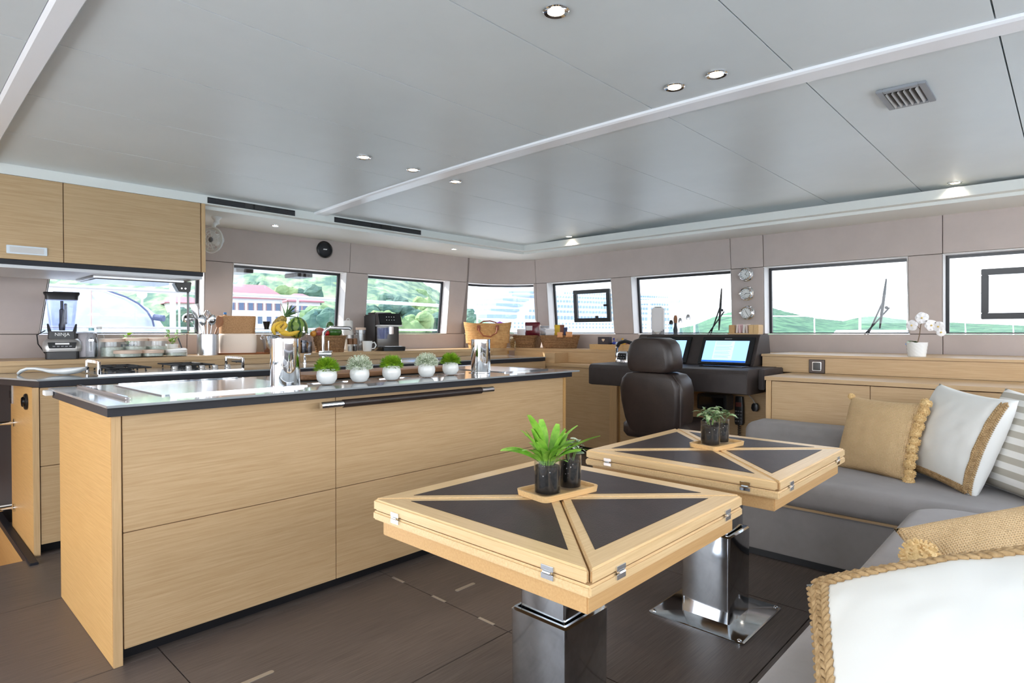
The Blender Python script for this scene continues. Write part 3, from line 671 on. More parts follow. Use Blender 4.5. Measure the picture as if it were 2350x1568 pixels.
def speck(m):
    t=m.node_tree; L=t.links.new; b=t.nodes['Principled BSDF']; tcn=t.nodes.new('ShaderNodeTexCoord'); vo=t.nodes.new('ShaderNodeTexVoronoi'); vo.inputs['Scale'].default_value=95; L(tcn.outputs['Object'],vo.inputs[0])
    r=t.nodes.new('ShaderNodeValToRGB'); r.color_ramp.elements[0].color=(1,1,1,1); r.color_ramp.elements[0].position=.16; r.color_ramp.elements[1].color=(0,0,0,1); r.color_ramp.elements[1].position=.2; L(vo.outputs['Distance'],r.inputs[0])
    src=b.inputs['Base Color'].links[0].from_socket; mxx=t.nodes.new('ShaderNodeMix'); mxx.data_type='RGBA'; L(r.outputs[0],mxx.inputs[0]); L(src,mxx.inputs[6]); mxx.inputs[7].default_value=lin((190,186,180)); 
    n=t.nodes.new('ShaderNodeTexNoise'); n.inputs['Scale'].default_value=25; L(tcn.outputs['Object'],n.inputs[0]); mm=t.nodes.new('ShaderNodeMath'); mm.operation='MULTIPLY'; L(r.outputs[0],mm.inputs[0]); g=t.nodes.new('ShaderNodeMath'); g.operation='GREATER_THAN'; g.inputs[1].default_value=.55; L(n.outputs[0],g.inputs[0]); L(g.outputs[0],mm.inputs[1]); L(mm.outputs[0],mxx.inputs[0])
    L(mxx.outputs[2],b.inputs['Base Color'])
speck(SOILG)
def leafmesh(name,L,w,curl,m,fold=.25,prof=None,n=7,seed=0):
    mb=MB(); prof=prof or (lambda t: math.sin(PI*min(1,t*.93+.04))**.8)
    rg=[]
    for i in range(n+1):
        t=i/n; a=curl*t; x=L*(math.sin(a)/curl if abs(curl)>.01 else t); z=-L*((1-math.cos(a))/curl) if abs(curl)>.01 else 0; hw=w/2*prof(t)+.0004
        rg.append([V((x,-hw,z+hw*fold)),V((x,0,z)),V((x,hw,z+hw*fold))])
    mb.loft(rg,caps=False,closed=False); return mesh(name,mb,m,0,sm=60,recalc=False)
GL1=mat('fresh_green_leaf',(152,200,78),.45,c2=(106,164,46),vscale=30,sss=.0); GL2=mat('variegated_leaf',(150,168,126),.5,c2=(74,110,66),vscale=70,ramp=(.42,.55)); GL3=mat('frosted_leaf',(196,206,190),.6,c2=(96,128,88),vscale=60,ramp=(.4,.6)); STEMG=mat('green_stem',(110,140,62),.6)
LF1=[leafmesh('leaf',.15,.030,c,GL1,prof=lambda t:(.16+.84*max(0,math.sin(PI*max(0,min(1,(t-.22)/.84))))**.75 if t>.22 else .16),n=10) for c in (.45,.8,1.2)]
LF2=[leafmesh('leaf',.045,.020,c,GL2) for c in (.5,1.1)]; LF3=[leafmesh('leaf',.028,.014,c,GL3) for c in (.4,1.0)]
def potplant(label,c,r,h,kind,seed,n):
    t=thing('potted_herb',label,'plant',c)
    part('glass',MB().lathe([(r*.96,0),(r,.004),(r,h),(r*.955,h),(r*.955,.007),(0.001,.007)],n=32,caps=False),POTG,t)
    part('soil',MB().lathe([(r*.93,.008),(r*.93,h*.80),(r*.7,h*.83),(.001,h*.84)],n=28),SOILG,t)
    random.seed(seed); z=h*.80
    def leaf(me,p,az,el,sc):
        o=put('leaf',me,t,p,None); o.rotation_mode='QUATERNION'
        o.rotation_quaternion=Quaternion((0,0,1),az)@Quaternion((0,1,0),-el)@Quaternion((1,0,0),random.uniform(-.5,.5)); o.scale=(sc,)*3
    if kind==1:
        for i in range(n):
            az=i*2.4+random.uniform(-.3,.3); el=random.uniform(.8,1.5); leaf(LF1[i%3],V((.016*math.cos(az),.016*math.sin(az),z)),az,el,random.uniform(.45,1.0))
        for az,el,s_ in ((-.9,.75,1.25),(2.9,1.35,1.2)): leaf(LF1[0],V((0,0,z)),az,el,s_)
    else:
        LF=LF2 if kind==2 else LF3
        sb=MB(); ns=n//5
        for k in range(ns):
            az=k*2.4; ln=random.uniform(.05,.085)*(1 if kind==2 else .9); lean=random.uniform(.1,.6); d=V((math.cos(az)*math.sin(lean),math.sin(az)*math.sin(lean),math.cos(lean)))
            p0=V((.01*math.cos(az),.01*math.sin(az),z)); pts=[p0,p0+d*ln*.5+V((0,0,.004)),p0+d*ln]; sb.tube(pts,.0012,5)
            for q in range(5):
                leaf(LF[q%2],pts[1].lerp(pts[2],q/4),az+q*2.2,random.uniform(.05,.8),random.uniform(.7,1.15))
        part('stems',sb,STEMG,t)
    return t
potplant('bright green long-leaved herb in a glass pot on the near table',V((1.405,1.165,.7085)),.041,.108,1,5,50)
potplant('small frosty-leaved sprig in a glass pot beside the long-leaved herb',V((1.508,1.158,.7085)),.036,.105,3,6,30)
potplant('variegated leafy herb in a glass pot at the front of the far tray',V((2.50,1.150,.7085)),.041,.108,2,8,40)
potplant('herb with small green leaves in the glass pot behind on the far tray',V((2.59,1.143,.7085)),.036,.105,2,9,25)
# ================================================================ ISLAND ITEMS
ZI=.9502
for lab,px_,py_,r,h in (('tall polished steel canister near the left of the island worktop',655,889,.066,.222),('tall polished steel canister at the right end of the plant row',1103,857,.060,.208)):
    c=oz(px_,py_,ZI+.001); c.y+=.045; c.x+=.045; c-=RT*(.022 if px_<800 else 0)
    t=thing('steel_canister',lab,'canister',c)
    part('body',MB().lathe([(r*.98,0),(r,.004),(r,h),(r*.97,h),(r*.97,.02),(.001,.02)],n=48,caps=False),CHROME,t,sm=50)
    part('base_ring',MB().lathe([(r*1.012,.001),(r*1.012,.006)],n=48,caps=False),CHROME,t)
    q=MB()
    for i in range(28):
        a0=2*PI*i/28; a1=2*PI*(i+1)/28
        def cp(a,rr): 
            th=-2.15+rr*math.cos(a)/r; return V(((r+.0006)*math.cos(th),(r+.0006)*math.sin(th),.11+rr*math.sin(a)))
        q.add([cp(a0,.016),cp(a1,.016),cp(a1,.0175),cp(a0,.0175)],[(0,1,2,3)])
    part('round_emblem',q,WHITEP,t,sm=0)
GRS=mat('grass_tuft',(152,188,40),.5,c2=(86,132,22),vscale=40); FRS=mat('frosted_tuft',(236,240,226),.6,c2=(158,176,140),vscale=50)
def topiary(label,c,m,seed):
    t=thing('potted_topiary',label,'plant',c,group='little white pots in a row on the island')
    part('pot',MB().lathe([(.024,0),(.035,.005),(.047,.025),(.049,.042),(.045,.062),(.039,.074),(.035,.074),(.038,.058),(.001,.058)],n=32,caps=False),WHITEC,t,sm=60)
    random.seed(seed); mb=MB(); mb.ball((0,0,.074),(.038,.038,.028),12,7)
    fr=m is FRS
    for i in range(620 if not fr else 760):
        u=random.random(); az=random.random()*2*PI; el=math.asin(u**.9)-.12; d=V((math.cos(az)*math.cos(el),math.sin(az)*math.cos(el),math.sin(el)))
        L=.066*random.uniform(.84,1.06); b=V((0,0,.072)); p0=b+d*.03; p1=b+d*L+V((0,0,-.003*(1-u)))
        s_=d.cross(V((random.random(),random.random(),random.random()))).normalized()*.0018
        md=p0.lerp(p1,.6)
        mb.add([p0-s_,p0+s_,md+s_*1.1,p1,md-s_*1.1],[(0,1,2,3,4)])
        if fr and i%2==0: mb.add([p1+V((.0028,0,0)),p1+V((0,.0028,0)),p1+V((-.0028,0,0)),p1+V((0,-.0028,0)),p1+V((0,0,.0028)),p1+V((0,0,-.0028))],[(0,1,4),(1,2,4),(2,3,4),(3,0,4),(1,0,5),(2,1,5),(3,2,5),(0,3,5)])
    part('foliage',mb,m,t,sm=0,kind='stuff',recalc=False)
for i,(px_,py_) in enumerate(((751,883),(827,878),(901,873),(982,866),(1037,861))):
    c=oz(px_,py_,ZI+.003); c+=V((.015,.03,0))
    lab=['grass-green tuft in a white pot, first from the left steel canister','frosted grey-green tuft in a white pot, second from the left canister','grass-green tuft in a white pot, middle of the row of five','frosted grey-green tuft in a white pot, second from the right canister','grass-green tuft in a white pot next to the right steel canister'][i]
    topiary(lab,V((c.x,c.y,ZI+.0035)),FRS if i%2 else GRS,20+i)
bq=solo('cutting_board',MB().loft([rrect(.56,.13,.06,6,0),rrect(.565,.135,.062,6,.006),rrect(.565,.135,.062,6,.022),rrect(.56,.13,.06,6,.027)]),WALN,'long walnut cutting board lying behind the row of white pots','board',(2.06,3.02,.956),math.radians(2),sm=40)
solo('folded_paper',MB().box(-.16,.16,-.11,.11,0,.010),WHITEP,'white folded paper on the galley worktop near the sink','paper',(3.35,4.35,.9502),.05,bev=.002) if False else None
# ================================================================ HOB
hob=thing('gas_hob','stainless four-burner gas hob with black pan grates and chrome fiddle rails','hob',(1.32,4.38,.95))
B('hob_plate',COVER,hob,.90,1.74,4.13,4.70,.9502,.956,.002); 
IRON=mat('cast_iron',(30,30,32),.5,bump=.3,bscale=200)
for bx_,by_ in ((1.08,4.30),(1.08,4.56),(1.48,4.56),(1.48,4.36)):
    bn=part('burner',MB().lathe([(.05,.956),(.05,.964),(.034,.966),(.034,.974),(.028,.978)],(bx_,by_,0),20),IRON,hob,w=True)
    gr=MB()
    for k in range(4):
        a=k*PI/2+PI/4; d=V((math.cos(a),math.sin(a),0)); c=V((bx_,by_,.985)); gr.tube([c+d*.025,c+d*.12,c+d*.125-V((0,0,.026))],.0055,6)
    rr=.11; gr.tube([(bx_+sx_*rr,by_+sy_*rr,.985) for sx_,sy_ in ((-1,-1),(1,-1),(1,1),(-1,1),(-1,-1))],.005,6)
    part('pan_grate',gr,IRON,hob,w=True)
for i in range(5):
    kx=1.325+i*.082; part('knob',MB().lathe([(.021,.957),(.021,.962),(.018,.968),(.018,.982),(.015,.986)],(kx,4.19,0),20),SILV,hob,.001,w=True)
for (xa,lab) in ((.905,'left'),(1.735,'right')):
    fr_=MB()
    for y in (4.14,4.42): fr_.cyl((xa,y,.957),(xa,y,1.03),.0105,n=14)
    fr_.box(xa-.003,xa+.003,4.15,4.41,.992,1.026); fo=part('fiddle_rail',fr_,CHROME,hob,.0008,w=True)
    q=MB()
    for i in range(14): q.cyl((xa,4.16+i*.0185,1.02),(xa,4.16+i*.0185,1.036),.006,n=8)
    part('rail_beads',q,CHROME,fo,w=True)
# spoon rest
sp=MB(); rg=[]
for (x,zc,hw,hh) in ((-.2,.012,.006,.006),(-.195,.018,.016,.012),(-.175,.034,.019,.012),(-.14,.046,.019,.011),(-.09,.046,.020,.011),(-.04,.038,.024,.013),(.0,.032,.034,.018),(.05,.032,.046,.024),(.10,.034,.052,.028),(.15,.038,.048,.024),(.185,.044,.034,.016),(.203,.049,.014,.007)):
    rg.append([V((x,hw*math.cos(a),zc+hh*math.sin(a)*(1 if math.sin(a)<0 else .55))) for a in [2*PI*k/16 for k in range(16)]])
sp.loft(rg); zmin=min(v.z for v in sp.v); sp.xf(Matrix.Translation((0,0,-zmin)))
c=oz(118,853,.951); solo('spoon_rest',sp,WHITEC,'long white ceramic spoon rest on the left end of the galley worktop','spoon',V((.73,4.42,.9505)),math.radians(-47),sm=70)
# ================================================================ PORT LEDGE ITEMS (z 1.025)
ZL=1.0255
def Lp(px_,y=5.0): return V((oy(px_,790,y).x,y,ZL))
def hz(px_,py_,y=5.0): return oy(px_,py_,y).z-ZL
def wd(px0,px1,y=5.0,py_=790): return (oy(px1,py_,y)-oy(px0,py_,y)).dot(RT)*0+ (px1-px0)/F_*((oy((px0+px1)/2,py_,y)-CAM).dot(FW))
FACE=math.radians(-135)   # local +x faces the camera side
def facing(c): return math.atan2(-c.y,-c.x)
# blender
c=Lp(143,4.98); rz=facing(c); t=thing('countertop_blender','black and silver blender with clear jug on the port ledge','blender',c,rz); S=.47/.47
def tap(rings): return MB().loft([[V(p) for p in r] for r in rings])
part('base_foot',tap([rrect(.085,.092,.03,4,0),rrect(.085,.092,.03,4,.05),rrect(.075,.09,.03,4,.062)]),BLKP,t,.003)
part('base_body',tap([rrect(.088,.102,.04,5,.05),rrect(.092,.107,.045,5,.075),rrect(.085,.102,.045,5,.115),rrect(.065,.085,.04,5,.135)]),SILV,t,sm=50)
part('control_panel',tap([[(.088,-.07,.072),(.088,.07,.072),(.083,.078,.11),(.083,-.078,.11)],[(.098,-.07,.072),(.098,.07,.072),(.091,.078,.112),(.091,-.078,.112)]]),BLKG,t,.002)
cpk=MB()
for i in range(5): cpk.cbox((.097,-.044+i*.022,.085),(.006,.014,.008))
part('buttons',cpk,GREYP,t); part('display_strip',MB().cbox((.095,0,.102),(.006,.075,.011)),SILV,t)
part('collar',tap([rrect(.060,.078,.02,4,.135),rrect(.058,.075,.02,4,.185)]),BLKP,t,.003)
nm=text_mb('NINJA',.030,.0012); nm.xf(Matrix.Translation((.0605,0,.163))@Matrix.Rotation(PI/2,4,'Z')@Matrix.Rotation(PI/2,4,'X')); part('maker_name',nm,WHITEP,t,sm=0)
part('jug',tap([rrect(.052,.066,.022,5,.19),rrect(.062,.078,.024,5,.30),rrect(.072,.086,.024,5,.395),rrect(.069,.083,.022,5,.395),rrect(.059,.075,.022,5,.30),rrect(.050,.063,.02,5,.195)]),CLEARB,t,sm=50)
for sy in (-1,1): part('jug_bracket',tap([[(-.02,sy*.055,.18),(.03,sy*.055,.18),(.03,sy*.078,.18),(-.02,sy*.078,.18)],[(-.012,sy*.072,.235),(.02,sy*.072,.235),(.02,sy*.082,.235),(-.012,sy*.082,.235)]]),BLKP,t,.002)
part('blade_tower',MB().lathe([(.016,.19),(.02,.23),(.015,.24),(.015,.33),(.009,.335),(.009,.39)],n=14),BLKP,t)
part('lid',tap([rrect(.074,.088,.024,5,.396),rrect(.076,.090,.024,5,.42),rrect(.08,.10,.024,5,.437),rrect(.078,.098,.024,5,.445)]),BLKP,t,.002)
part('lid_grip',MB().box(-.02,.02,-.05,.10,.446,.452),BLKG,t,.003)
part('jug_handle',MB().tube([(-.075,.02,.37),(-.11,.02,.35),(-.11,.02,.27),(-.062,.02,.24)],.009,8),BLKP,t)
part('power_cord',MB().tube([(-.06,-.09,.03),(-.05,-.13,.10),(-.03,-.135,.16),(-.03,-.09,.19)],.004,6),BLKP,t)
# toaster
c=Lp(196,5.13); rz=facing(c); t=thing('toaster','dark grey toaster half hidden behind the blender','toaster',c,rz)
part('body',tap([rrect(.10,.075,.03,5,.006),rrect(.10,.077,.03,5,.10),rrect(.095,.07,.03,5,.17),rrect(.08,.055,.025,5,.18)]),mat('toaster_steel',(112,108,110),.25,.8),t,sm=50)
part('slot',MB().box(-.07,.07,-.012,.012,.178,.1815),BLKP,t); part('lever_slot',MB().box(.1,.1025,.028,.036,.05,.14),BLKP,t); part('lever',MB().box(.10,.125,.018,.048,.115,.13),CHROME,t,.003); part('foot',MB().box(-.09,.09,-.065,.065,0,.006),BLKP,t)
# clear wrapped bottles
for i,(px_,h,lab) in enumerate(((210,.19,'clear bottle with pale blue cap area right beside the toaster'),(228,.20,'clear wrapped bottle between the toaster and the storage jars'))):
    c=Lp(px_,4.93+.05*i); t=thing('clear_bottle',lab,'bottle',c)
    part('bottle_body',MB().lathe([(.03,0),(.033,.01),(.033,h*.6),(.03,h*.75),(.014,h*.9),(.014,h)],n=20),CLEAR,t,sm=50); part('bottle_cap',MB().lathe([(.016,h),(.016,h+.018)],n=16),mat('cap_teal',(150,206,214),.4) if i==0 else WHITEP,t)
# storage jars (lids pale)
LIDW=mat('pale_wood_lid',(226,200,180),.5); CONT=mat('jar_contents',(232,234,222),.8,c2=(206,208,190),vscale=60)
for i,(p0,p1,pt,y,lab) in enumerate(((233,281,778,4.98,'clear storage jar with pale lid, leftmost of the back row by the toaster'),(287,335,776,4.98,'clear storage jar with pale lid, middle of the back row of jars'),(340,382,776,4.98,'clear storage jar with pale lid, right end of the back row of jars'),(266,322,805,4.86,'low jar with pale lid, left of the two low jars behind the hob'),(326,372,805,4.86,'low jar with pale lid, middle of the low jars behind the hob'),(382,426,806,4.86,'low jar with white lid, right of the low jars behind the hob'))):
    c=Lp((p0+p1)/2,y); r=wd(p0,p1,y)/2; h=max(.05,hz((p0+p1)/2,pt,y)); t=thing('storage_jar',lab,'jar',c,group='clear jars behind the hob'); lh=.022
    part('glass',MB().lathe([(r*.97,0),(r,.004),(r,h-lh),(r*.95,h-lh),(r*.95,.006),(.001,.006)],n=28,caps=False),CLEAR,t)
    part('contents',MB().lathe([(r*.92,.008),(r*.92,h*.55),(.001,h*.57)],n=24),CONT,t); part('lid',MB().lathe([(r*1.03,h-lh+.001),(r*1.03,h),(r*.9,h+.003)],n=28),LIDW if i!=5 else WHITEP,t)
# herb pots
LFH=[leafmesh('leaf',.05,.03,c_,mat('basil_leaf',(150,190,60),.45,c2=(110,160,40),vscale=30)) for c_ in (.4,1.0)]
for i,(px_,pt,lab,n) in enumerate(((293,765,'basil plant behind the storage jars under the galley window',14),(375,748,'pale green herb in a white pot right of the storage jars',26))):
    c=Lp(px_+ (20 if i else 0),5.10 if i==0 else 5.04); h=.09; t=thing('kitchen_herb',lab,'plant',c)
    part('pot',MB().lathe([(.035,0),(.045,h),(.042,h),(.03,h*.3),(.001,h*.3)],n=24),WHITEC if i else BLKP,t,sm=50); part('soil',MB().lathe([(.041,h*.82),(.02,h*.88),(.001,h*.89)],n=18),SOIL,t)
    random.seed(60+i)
    for k in range(n):
        az=k*2.4; el=random.uniform(.2,1.2); hh=h*.9+random.uniform(.01,.09)*(1 if i==0 else 1.1); o=put('leaf',LFH[k%2],t,V((.018*math.cos(az)*(1+hh),.018*math.sin(az),hh))); o.rotation_mode='QUATERNION'; o.rotation_quaternion=Quaternion((0,0,1),az)@Quaternion((0,1,0),-el*.6); o.scale=(random.uniform(.6,1.1)*(1 if i==0 else .75),)*3
    part('stems',MB().tube([(0,0,h*.85),(.005,0,h+.05)],.003,5).tube([(0,0,h*.85),(-.02,.02,h+.07)],.002,5).tube([(0,0,h*.85),(.03,-.02,h+.06)],.002,5),STEMG,t)
c=Lp(414,4.93); t=thing('spice_box','small white box holding a black marker beside the utensil holder','box',c,facing(c))
part('box',MB().box(-.03,.03,-.045,.045,0,.055).box(-.02,.02,-.035,.035,.05,.06),WHITEP,t,.003); part('marker',MB().cyl((0,.01,.055),(-.01,-.015,.135),.005,n=8),BLKP,t)
# utensil holder with utensils
c=Lp(477,4.96); r=wd(455,500,4.96)/2; h=hz(477,767,4.96); t=thing('utensil_holder','brushed steel utensil holder next to the cork-topped bread bin','holder',c)
part('canister',MB().lathe([(r,0),(r,h),(r*.95,h),(r*.95,.01),(.001,.01)],n=36,caps=False),BRUSH,t)
SPATW=wood('wood_spoon',(176,122,84),(150,98,64),'z')
def utensil(name,label,px_,py_,head,a0):
    top=oy(px_,py_,4.96+a0); b=V((c.x+(top.x-c.x)*.05,c.y+.01+a0*.2,ZL+.014)); L=(top-b).length; z=(top-b).normalized()
    t_=thing(name,label,'utensil',b); 
    x=z.cross(V((0,1,0))).normalized(); y=z.cross(x); M=Matrix((x,y,z)).transposed().to_4x4(); t_.rotation_euler=M.to_euler(); MW[t_.name]=Matrix.Translation(b)@M
    if head=='ladle':
        part('handle',MB().tube([(0,0,0),(0,0,L*.8),(0,-.01,L*.93)],.004,8),STEEL,t_); part('bowl',MB().lathe([(.047,.0),(.044,-.02),(.03,-.036),(.004,-.042),(.004,-.039),(.028,-.033),(.042,-.018),(.045,0)],(0,0,0),20,False).xf(Matrix.Translation((0,-.045,L*.95))@Matrix.Rotation(2.6,4,'X')),STEEL,t_,sm=60)
    elif head=='skimmer':
        part('handle',MB().cyl((0,0,0),(0,0,L-.07),.004,n=8),STEEL,t_); q=MB()
        for k in range(7):
            a=k*PI/7; d=V((math.cos(a),math.sin(a),0)); q.tube([V((0,0,L-.075))+d*.006,V((0,0,L-.04))+d*.032,V((0,0,L-.005))+d*.012,V((0,0,L)),V((0,0,L-.005))-d*.012,V((0,0,L-.04))-d*.032,V((0,0,L-.075))-d*.006],.0016,5)
        part('wires',q,STEEL,t_)
    elif head=='spoon':
        part('handle',MB().cyl((0,0,0),(0,0,L-.08),.0045,n=8),STEEL,t_); part('bowl',MB().ball((0,0,L-.045),(.03,.008,.045),14,9),STEEL,t_,sm=60)
    elif head=='wood':
        part('handle',MB().loft([rrect(.006,.006,.005,2,0),rrect(.007,.006,.005,2,L-.09),rrect(.03,.004,.003,2,L-.06),rrect(.034,.004,.003,2,L)]),SPATW,t_)
    else:
        part('handle',MB().cyl((0,0,0),(0,0,L-.12),.005,n=8),STEEL,t_); part('blade',MB().loft([rrect(.008,.002,.0015,2,L-.12),rrect(.028,.002,.0015,2,L-.09),rrect(.034,.002,.0015,2,L)]),STEEL,t_)
    return t_
utensil('ladle','steel ladle hooked over the left side of the utensil holder',436,728,'ladle',.0)
utensil('whisk','steel wire whisk standing in the utensil holder',476,712,'skimmer',.03)
utensil('serving_spoon','large steel serving spoon at the right of the utensil holder',489,722,'spoon',-.02)
utensil('spatula','steel spatula standing tallest in the utensil holder',446,698,'blade',.03)
utensil('wooden_spatula','wooden spatula leaning right in the utensil holder',508,728,'wood',.03)
utensil('steel_turner','steel turner in the middle of the utensil holder',464,722,'spoon',.02)
# tray and bread bin
cb_=Lp(545,5.03); tw=wd(500,606,5.03); t=thing('copper_tray','flat copper-brown tray under the bread bin','tray',V((cb_.x+.02,5.03,ZL)),facing(cb_)+PI/2)
part('tray_plate',MB().loft([rrect(.22,.13,.03,4,0),rrect(.23,.14,.035,4,.012),rrect(.222,.132,.03,4,.012),rrect(.215,.125,.03,4,.005)]),mat('copper_wood',(170,112,74),.25,.3),t,sm=40)
h1=hz(545,764,5.03)-.013; h2=hz(545,724,5.03)-.013; w2=wd(501,581,5.03)/2
t=thing('bread_bin','white cotton bread bag bin with folded cork top','bin',V((cb_.x,5.03,ZL+.0065)),facing(cb_)+PI/2)
part('white_body',MB().loft([rrect(w2*.97,.10,.05,5,0),rrect(w2*1.02,.105,.05,5,h1*.45),rrect(w2,.10,.05,5,h1*.9),rrect(w2*.93,.09,.05,5,h1)]),mat('bin_canvas',(236,220,206),.9,bump=.2,bscale=90),t,sm=60)
part('cork_top',MB().loft([rrect(w2*.935,.091,.05,5,h1+.0005),rrect(w2*.93,.09,.05,5,h1+.03),rrect(w2*.98,.094,.05,5,h2*.98),rrect(w2*.95,.09,.05,5,h2),rrect(w2*.88,.08,.045,5,h2),rrect(w2*.85,.08,.045,5,h1+.03)]),CORK,t,sm=60)
zb=ZL+.0065+h1+.035
def bottle_(name,label,cat,p,h,r,m,cm):
    t_=thing(name,label,cat,p); part('bottle_body',MB().lathe([(r,0),(r,h*.8),(r*.5,h*.86),(r*.5,h*.88)],n=16),m,t_); part('stopper',MB().lathe([(r*.62,h*.88),(r*.62,h)],n=14),cm,t_); return t_
b0=V((cb_.x,5.03,zb)); dR=V((RT.x,RT.y,0))
bottle_('cork_bottle','cork-coloured bottle with blue stopper sticking out of the bread bin','bottle',b0-dR*.10,.14,.018,CORK,mat('blue_cap',(60,130,200),.4))
bottle_('small_bottle','small black-capped bottle standing left in the bread bin','bottle',b0-dR*.065,.075,.013,BLKP,BLKP)
bottle_('small_bottle','small black-capped bottle standing right in the bread bin','bottle',b0+dR*.075,.075,.013,BLKP,BLKP)
tq=solo('paper_straw',MB().cyl((0,0,0),(-.10,.02,.10),.004,n=8),WHITEP,'thin white straw leaning inside the bread bin','straw',b0+dR*.02)
# ice bucket, cup
c=Lp(622,4.90); t=thing('ice_bucket','steel ice bucket right of the bread bin, partly hidden by the canister','bucket',c); h=hz(622,770,4.9)
part('bucket_body',MB().lathe([(.05,0),(.055,.01),(.072,h),(.068,h),(.05,.02),(.001,.02)],n=32,caps=False),STEEL,t); part('rim',MB().lathe([(.0725,h-.006),(.075,h),(.0725,h+.003)],n=32,caps=False),CHROME,t); part('ring_handle',MB().tube([(-.075+.012*math.cos(a),.004,h*.85+.014*math.sin(a)) for a in [k*PI/5 for k in range(11)]],.004,6),CHROME,t)
c=Lp(641,4.84); h=hz(641,775,4.84); solo('steel_cup',MB().lathe([(.028,0),(.034,h),(.031,h),(.026,.008),(.001,.008)],n=28,caps=False),BRUSH,'small brushed steel cup behind the tall canister','cup',c)
c=Lp(612,5.1); t=thing('bottle_pourer','clear bottle with black ribbed collar behind the ice bucket','bottle',c); h=hz(612,738,5.1)
part('bottle_body',MB().lathe([(.04,0),(.042,h*.5),(.022,h*.7),(.018,h*.75)],n=20),CLEAR,t,sm=50); part('collar',MB().lathe([(.02,h*.75),(.02,h*.80),(.032,h),(.026,h),(.016,h*.8)],n=12),BLKP,t)
# fruit basket 1
BASK=add_weave(mat('seagrass',(168,128,88),.85,c2=(118,84,52),vscale=70,ramp=(.3,.7)),70,.8,('Z','X'))
def basket(name,label,c,rz,hx,hy,h,flare=1.15,rows=9,handle=True,group=None,cols=64):
    t=thing(name,label,'basket',c,rz,group); rg=[]
    nr=rows*4
    for i in range(nr+1):
        v=i/nr; s_=1/flare+(1-1/flare)*v; base=rrect(hx*s_,hy*s_,.035,cols//4-1,h*v); ring=[]
        for j,p in enumerate(base):
            q=math.sin(v*rows*PI)*math.cos(j*PI*.5+ (PI if int(v*rows)%2 else 0))*.0035; n_=V((p.x/hx,p.y/hy,0)).normalized(); pp=p+n_*q
            ring.append(pp)
        rg.append(ring)
    inner=[rrect(hx*(1/flare+(1-1/flare)*v)-.012,hy*(1/flare+(1-1/flare)*v)-.012,.03,cols//4-1,max(.012,h*v)) for v in (1,.5,0)]
    part('woven_side',MB().loft(rg+inner),BASK,t,sm=60)
    part('rim',MB().tube([V((p.x,p.y,h)) for p in rrect(hx-.004,hy-.004,.035,5)]+[V((hx-.004,hy-.04,h))],.008,6),BASK,t,sm=60)
    if handle:
        for q,ax in ((hx*(1/flare+(1-1/flare)*.78)+.002,'x'),(hy*(1/flare+(1-1/flare)*.78)+.002,'y')):
            hm=MB().loft([[V((p.x*1.0,p.y,-.003)) for p in rrect(.038,.014,.012,4)],[V((p.x,p.y,.003)) for p in rrect(.038,.014,.012,4)]])
            M=Matrix.Rotation(-PI/2,4,'Y')@Matrix.Rotation(PI/2,4,'Z') if ax=='x' else Matrix.Rotation(PI/2,4,'X')
            hm.xf(Matrix.Translation((-q if ax=='x' else 0,-q if ax=='y' else 0,h*.74))@M); part('handle_hole',hm,BLACKGAP,t,.002)
    return t
c=Lp(668,4.98); fz=ZL
fc1=V((oy(668,790,4.98).x,4.98,ZL)); fh=hz(668,777,4.98)-.0
rz1=facing(fc1)
t1=basket('fruit_basket','low woven basket of bananas, oranges and pineapple',fc1,rz1,.10,.15,.085,1.1,5,False)
FL1=fc1+V((0,0,.03))
dF=V((-math.cos(YAW),-math.sin(YAW),0))*1.0
ORG=mat('orange_peel',(240,160,30),.45,bump=.3,bscale=220); BAN=mat('banana_skin',(236,196,70),.5,c2=(200,160,50),vscale=18,ramp=(.15,.5))
for i,(px_,py_) in enumerate(((647,774),(668,772),(686,783),(640,783))):
    q=oy(px_,py_,4.98)+dF*.05; t=thing('orange','orange among the bananas in the low basket, %s'%('left side','centre front','under the right banana tip','far left, low')[i],'orange',V((q.x,q.y,ZL+.055))); part('peel',MB().ball((0,0,0),.036,16,10),ORG,t,sm=60); part('stalk_scar',MB().lathe([(.005,.034),(.003,.0375)],n=8),STEMG,t)
def banana(label,pts,seed):
    t=thing('banana',label,'banana',pts[0],group='bunch of bananas'); P=[V(p)-V(pts[0]) for p in pts]
    # smooth
    Q=[]
    for i in range(13):
        u=i/12*(len(P)-1); k=min(int(u),len(P)-2); f=u-k; p0=P[max(k-1,0)];p1_=P[k];p2=P[k+1];p3=P[min(k+2,len(P)-1)]
        Q.append(.5*((2*p1_)+(p2-p0)*f+(2*p0-5*p1_+4*p2-p3)*f*f+(3*p1_-p0-3*p2+p3)*f**3))
    r=[.005,.009,.014,.017,.0185,.019,.019,.019,.0185,.017,.014,.009,.004]
    part('skin',MB().tube(Q,r,7),BAN,t,sm=30); part('tip',MB().tube([Q[-1],Q[-1]+(Q[-1]-Q[-2]).normalized()*.008],.0045,6),BLKP,t)
def fr(px_,py_,y): return oy(px_,py_,y)
banana('topmost banana of the bunch, curving from the pineapple base',[fr(650,739,4.93),fr(634,745,4.90),fr(627,757,4.88),fr(632,770,4.87)],1)
banana('long middle banana of the bunch in the low basket',[fr(650,742,4.92),fr(637,752,4.88),fr(645,760,4.85),fr(662,762,4.84)],2)
banana('spotted banana lying lowest at the front of the low basket',[fr(640,762,4.86),fr(655,767,4.83),fr(672,766,4.82),fr(687,760,4.83)],3)
banana('banana tucked behind the two front ones in the low basket',[fr(652,738,4.95),fr(655,748,4.92),fr(648,757,4.9),fr(658,763,4.88)],4)
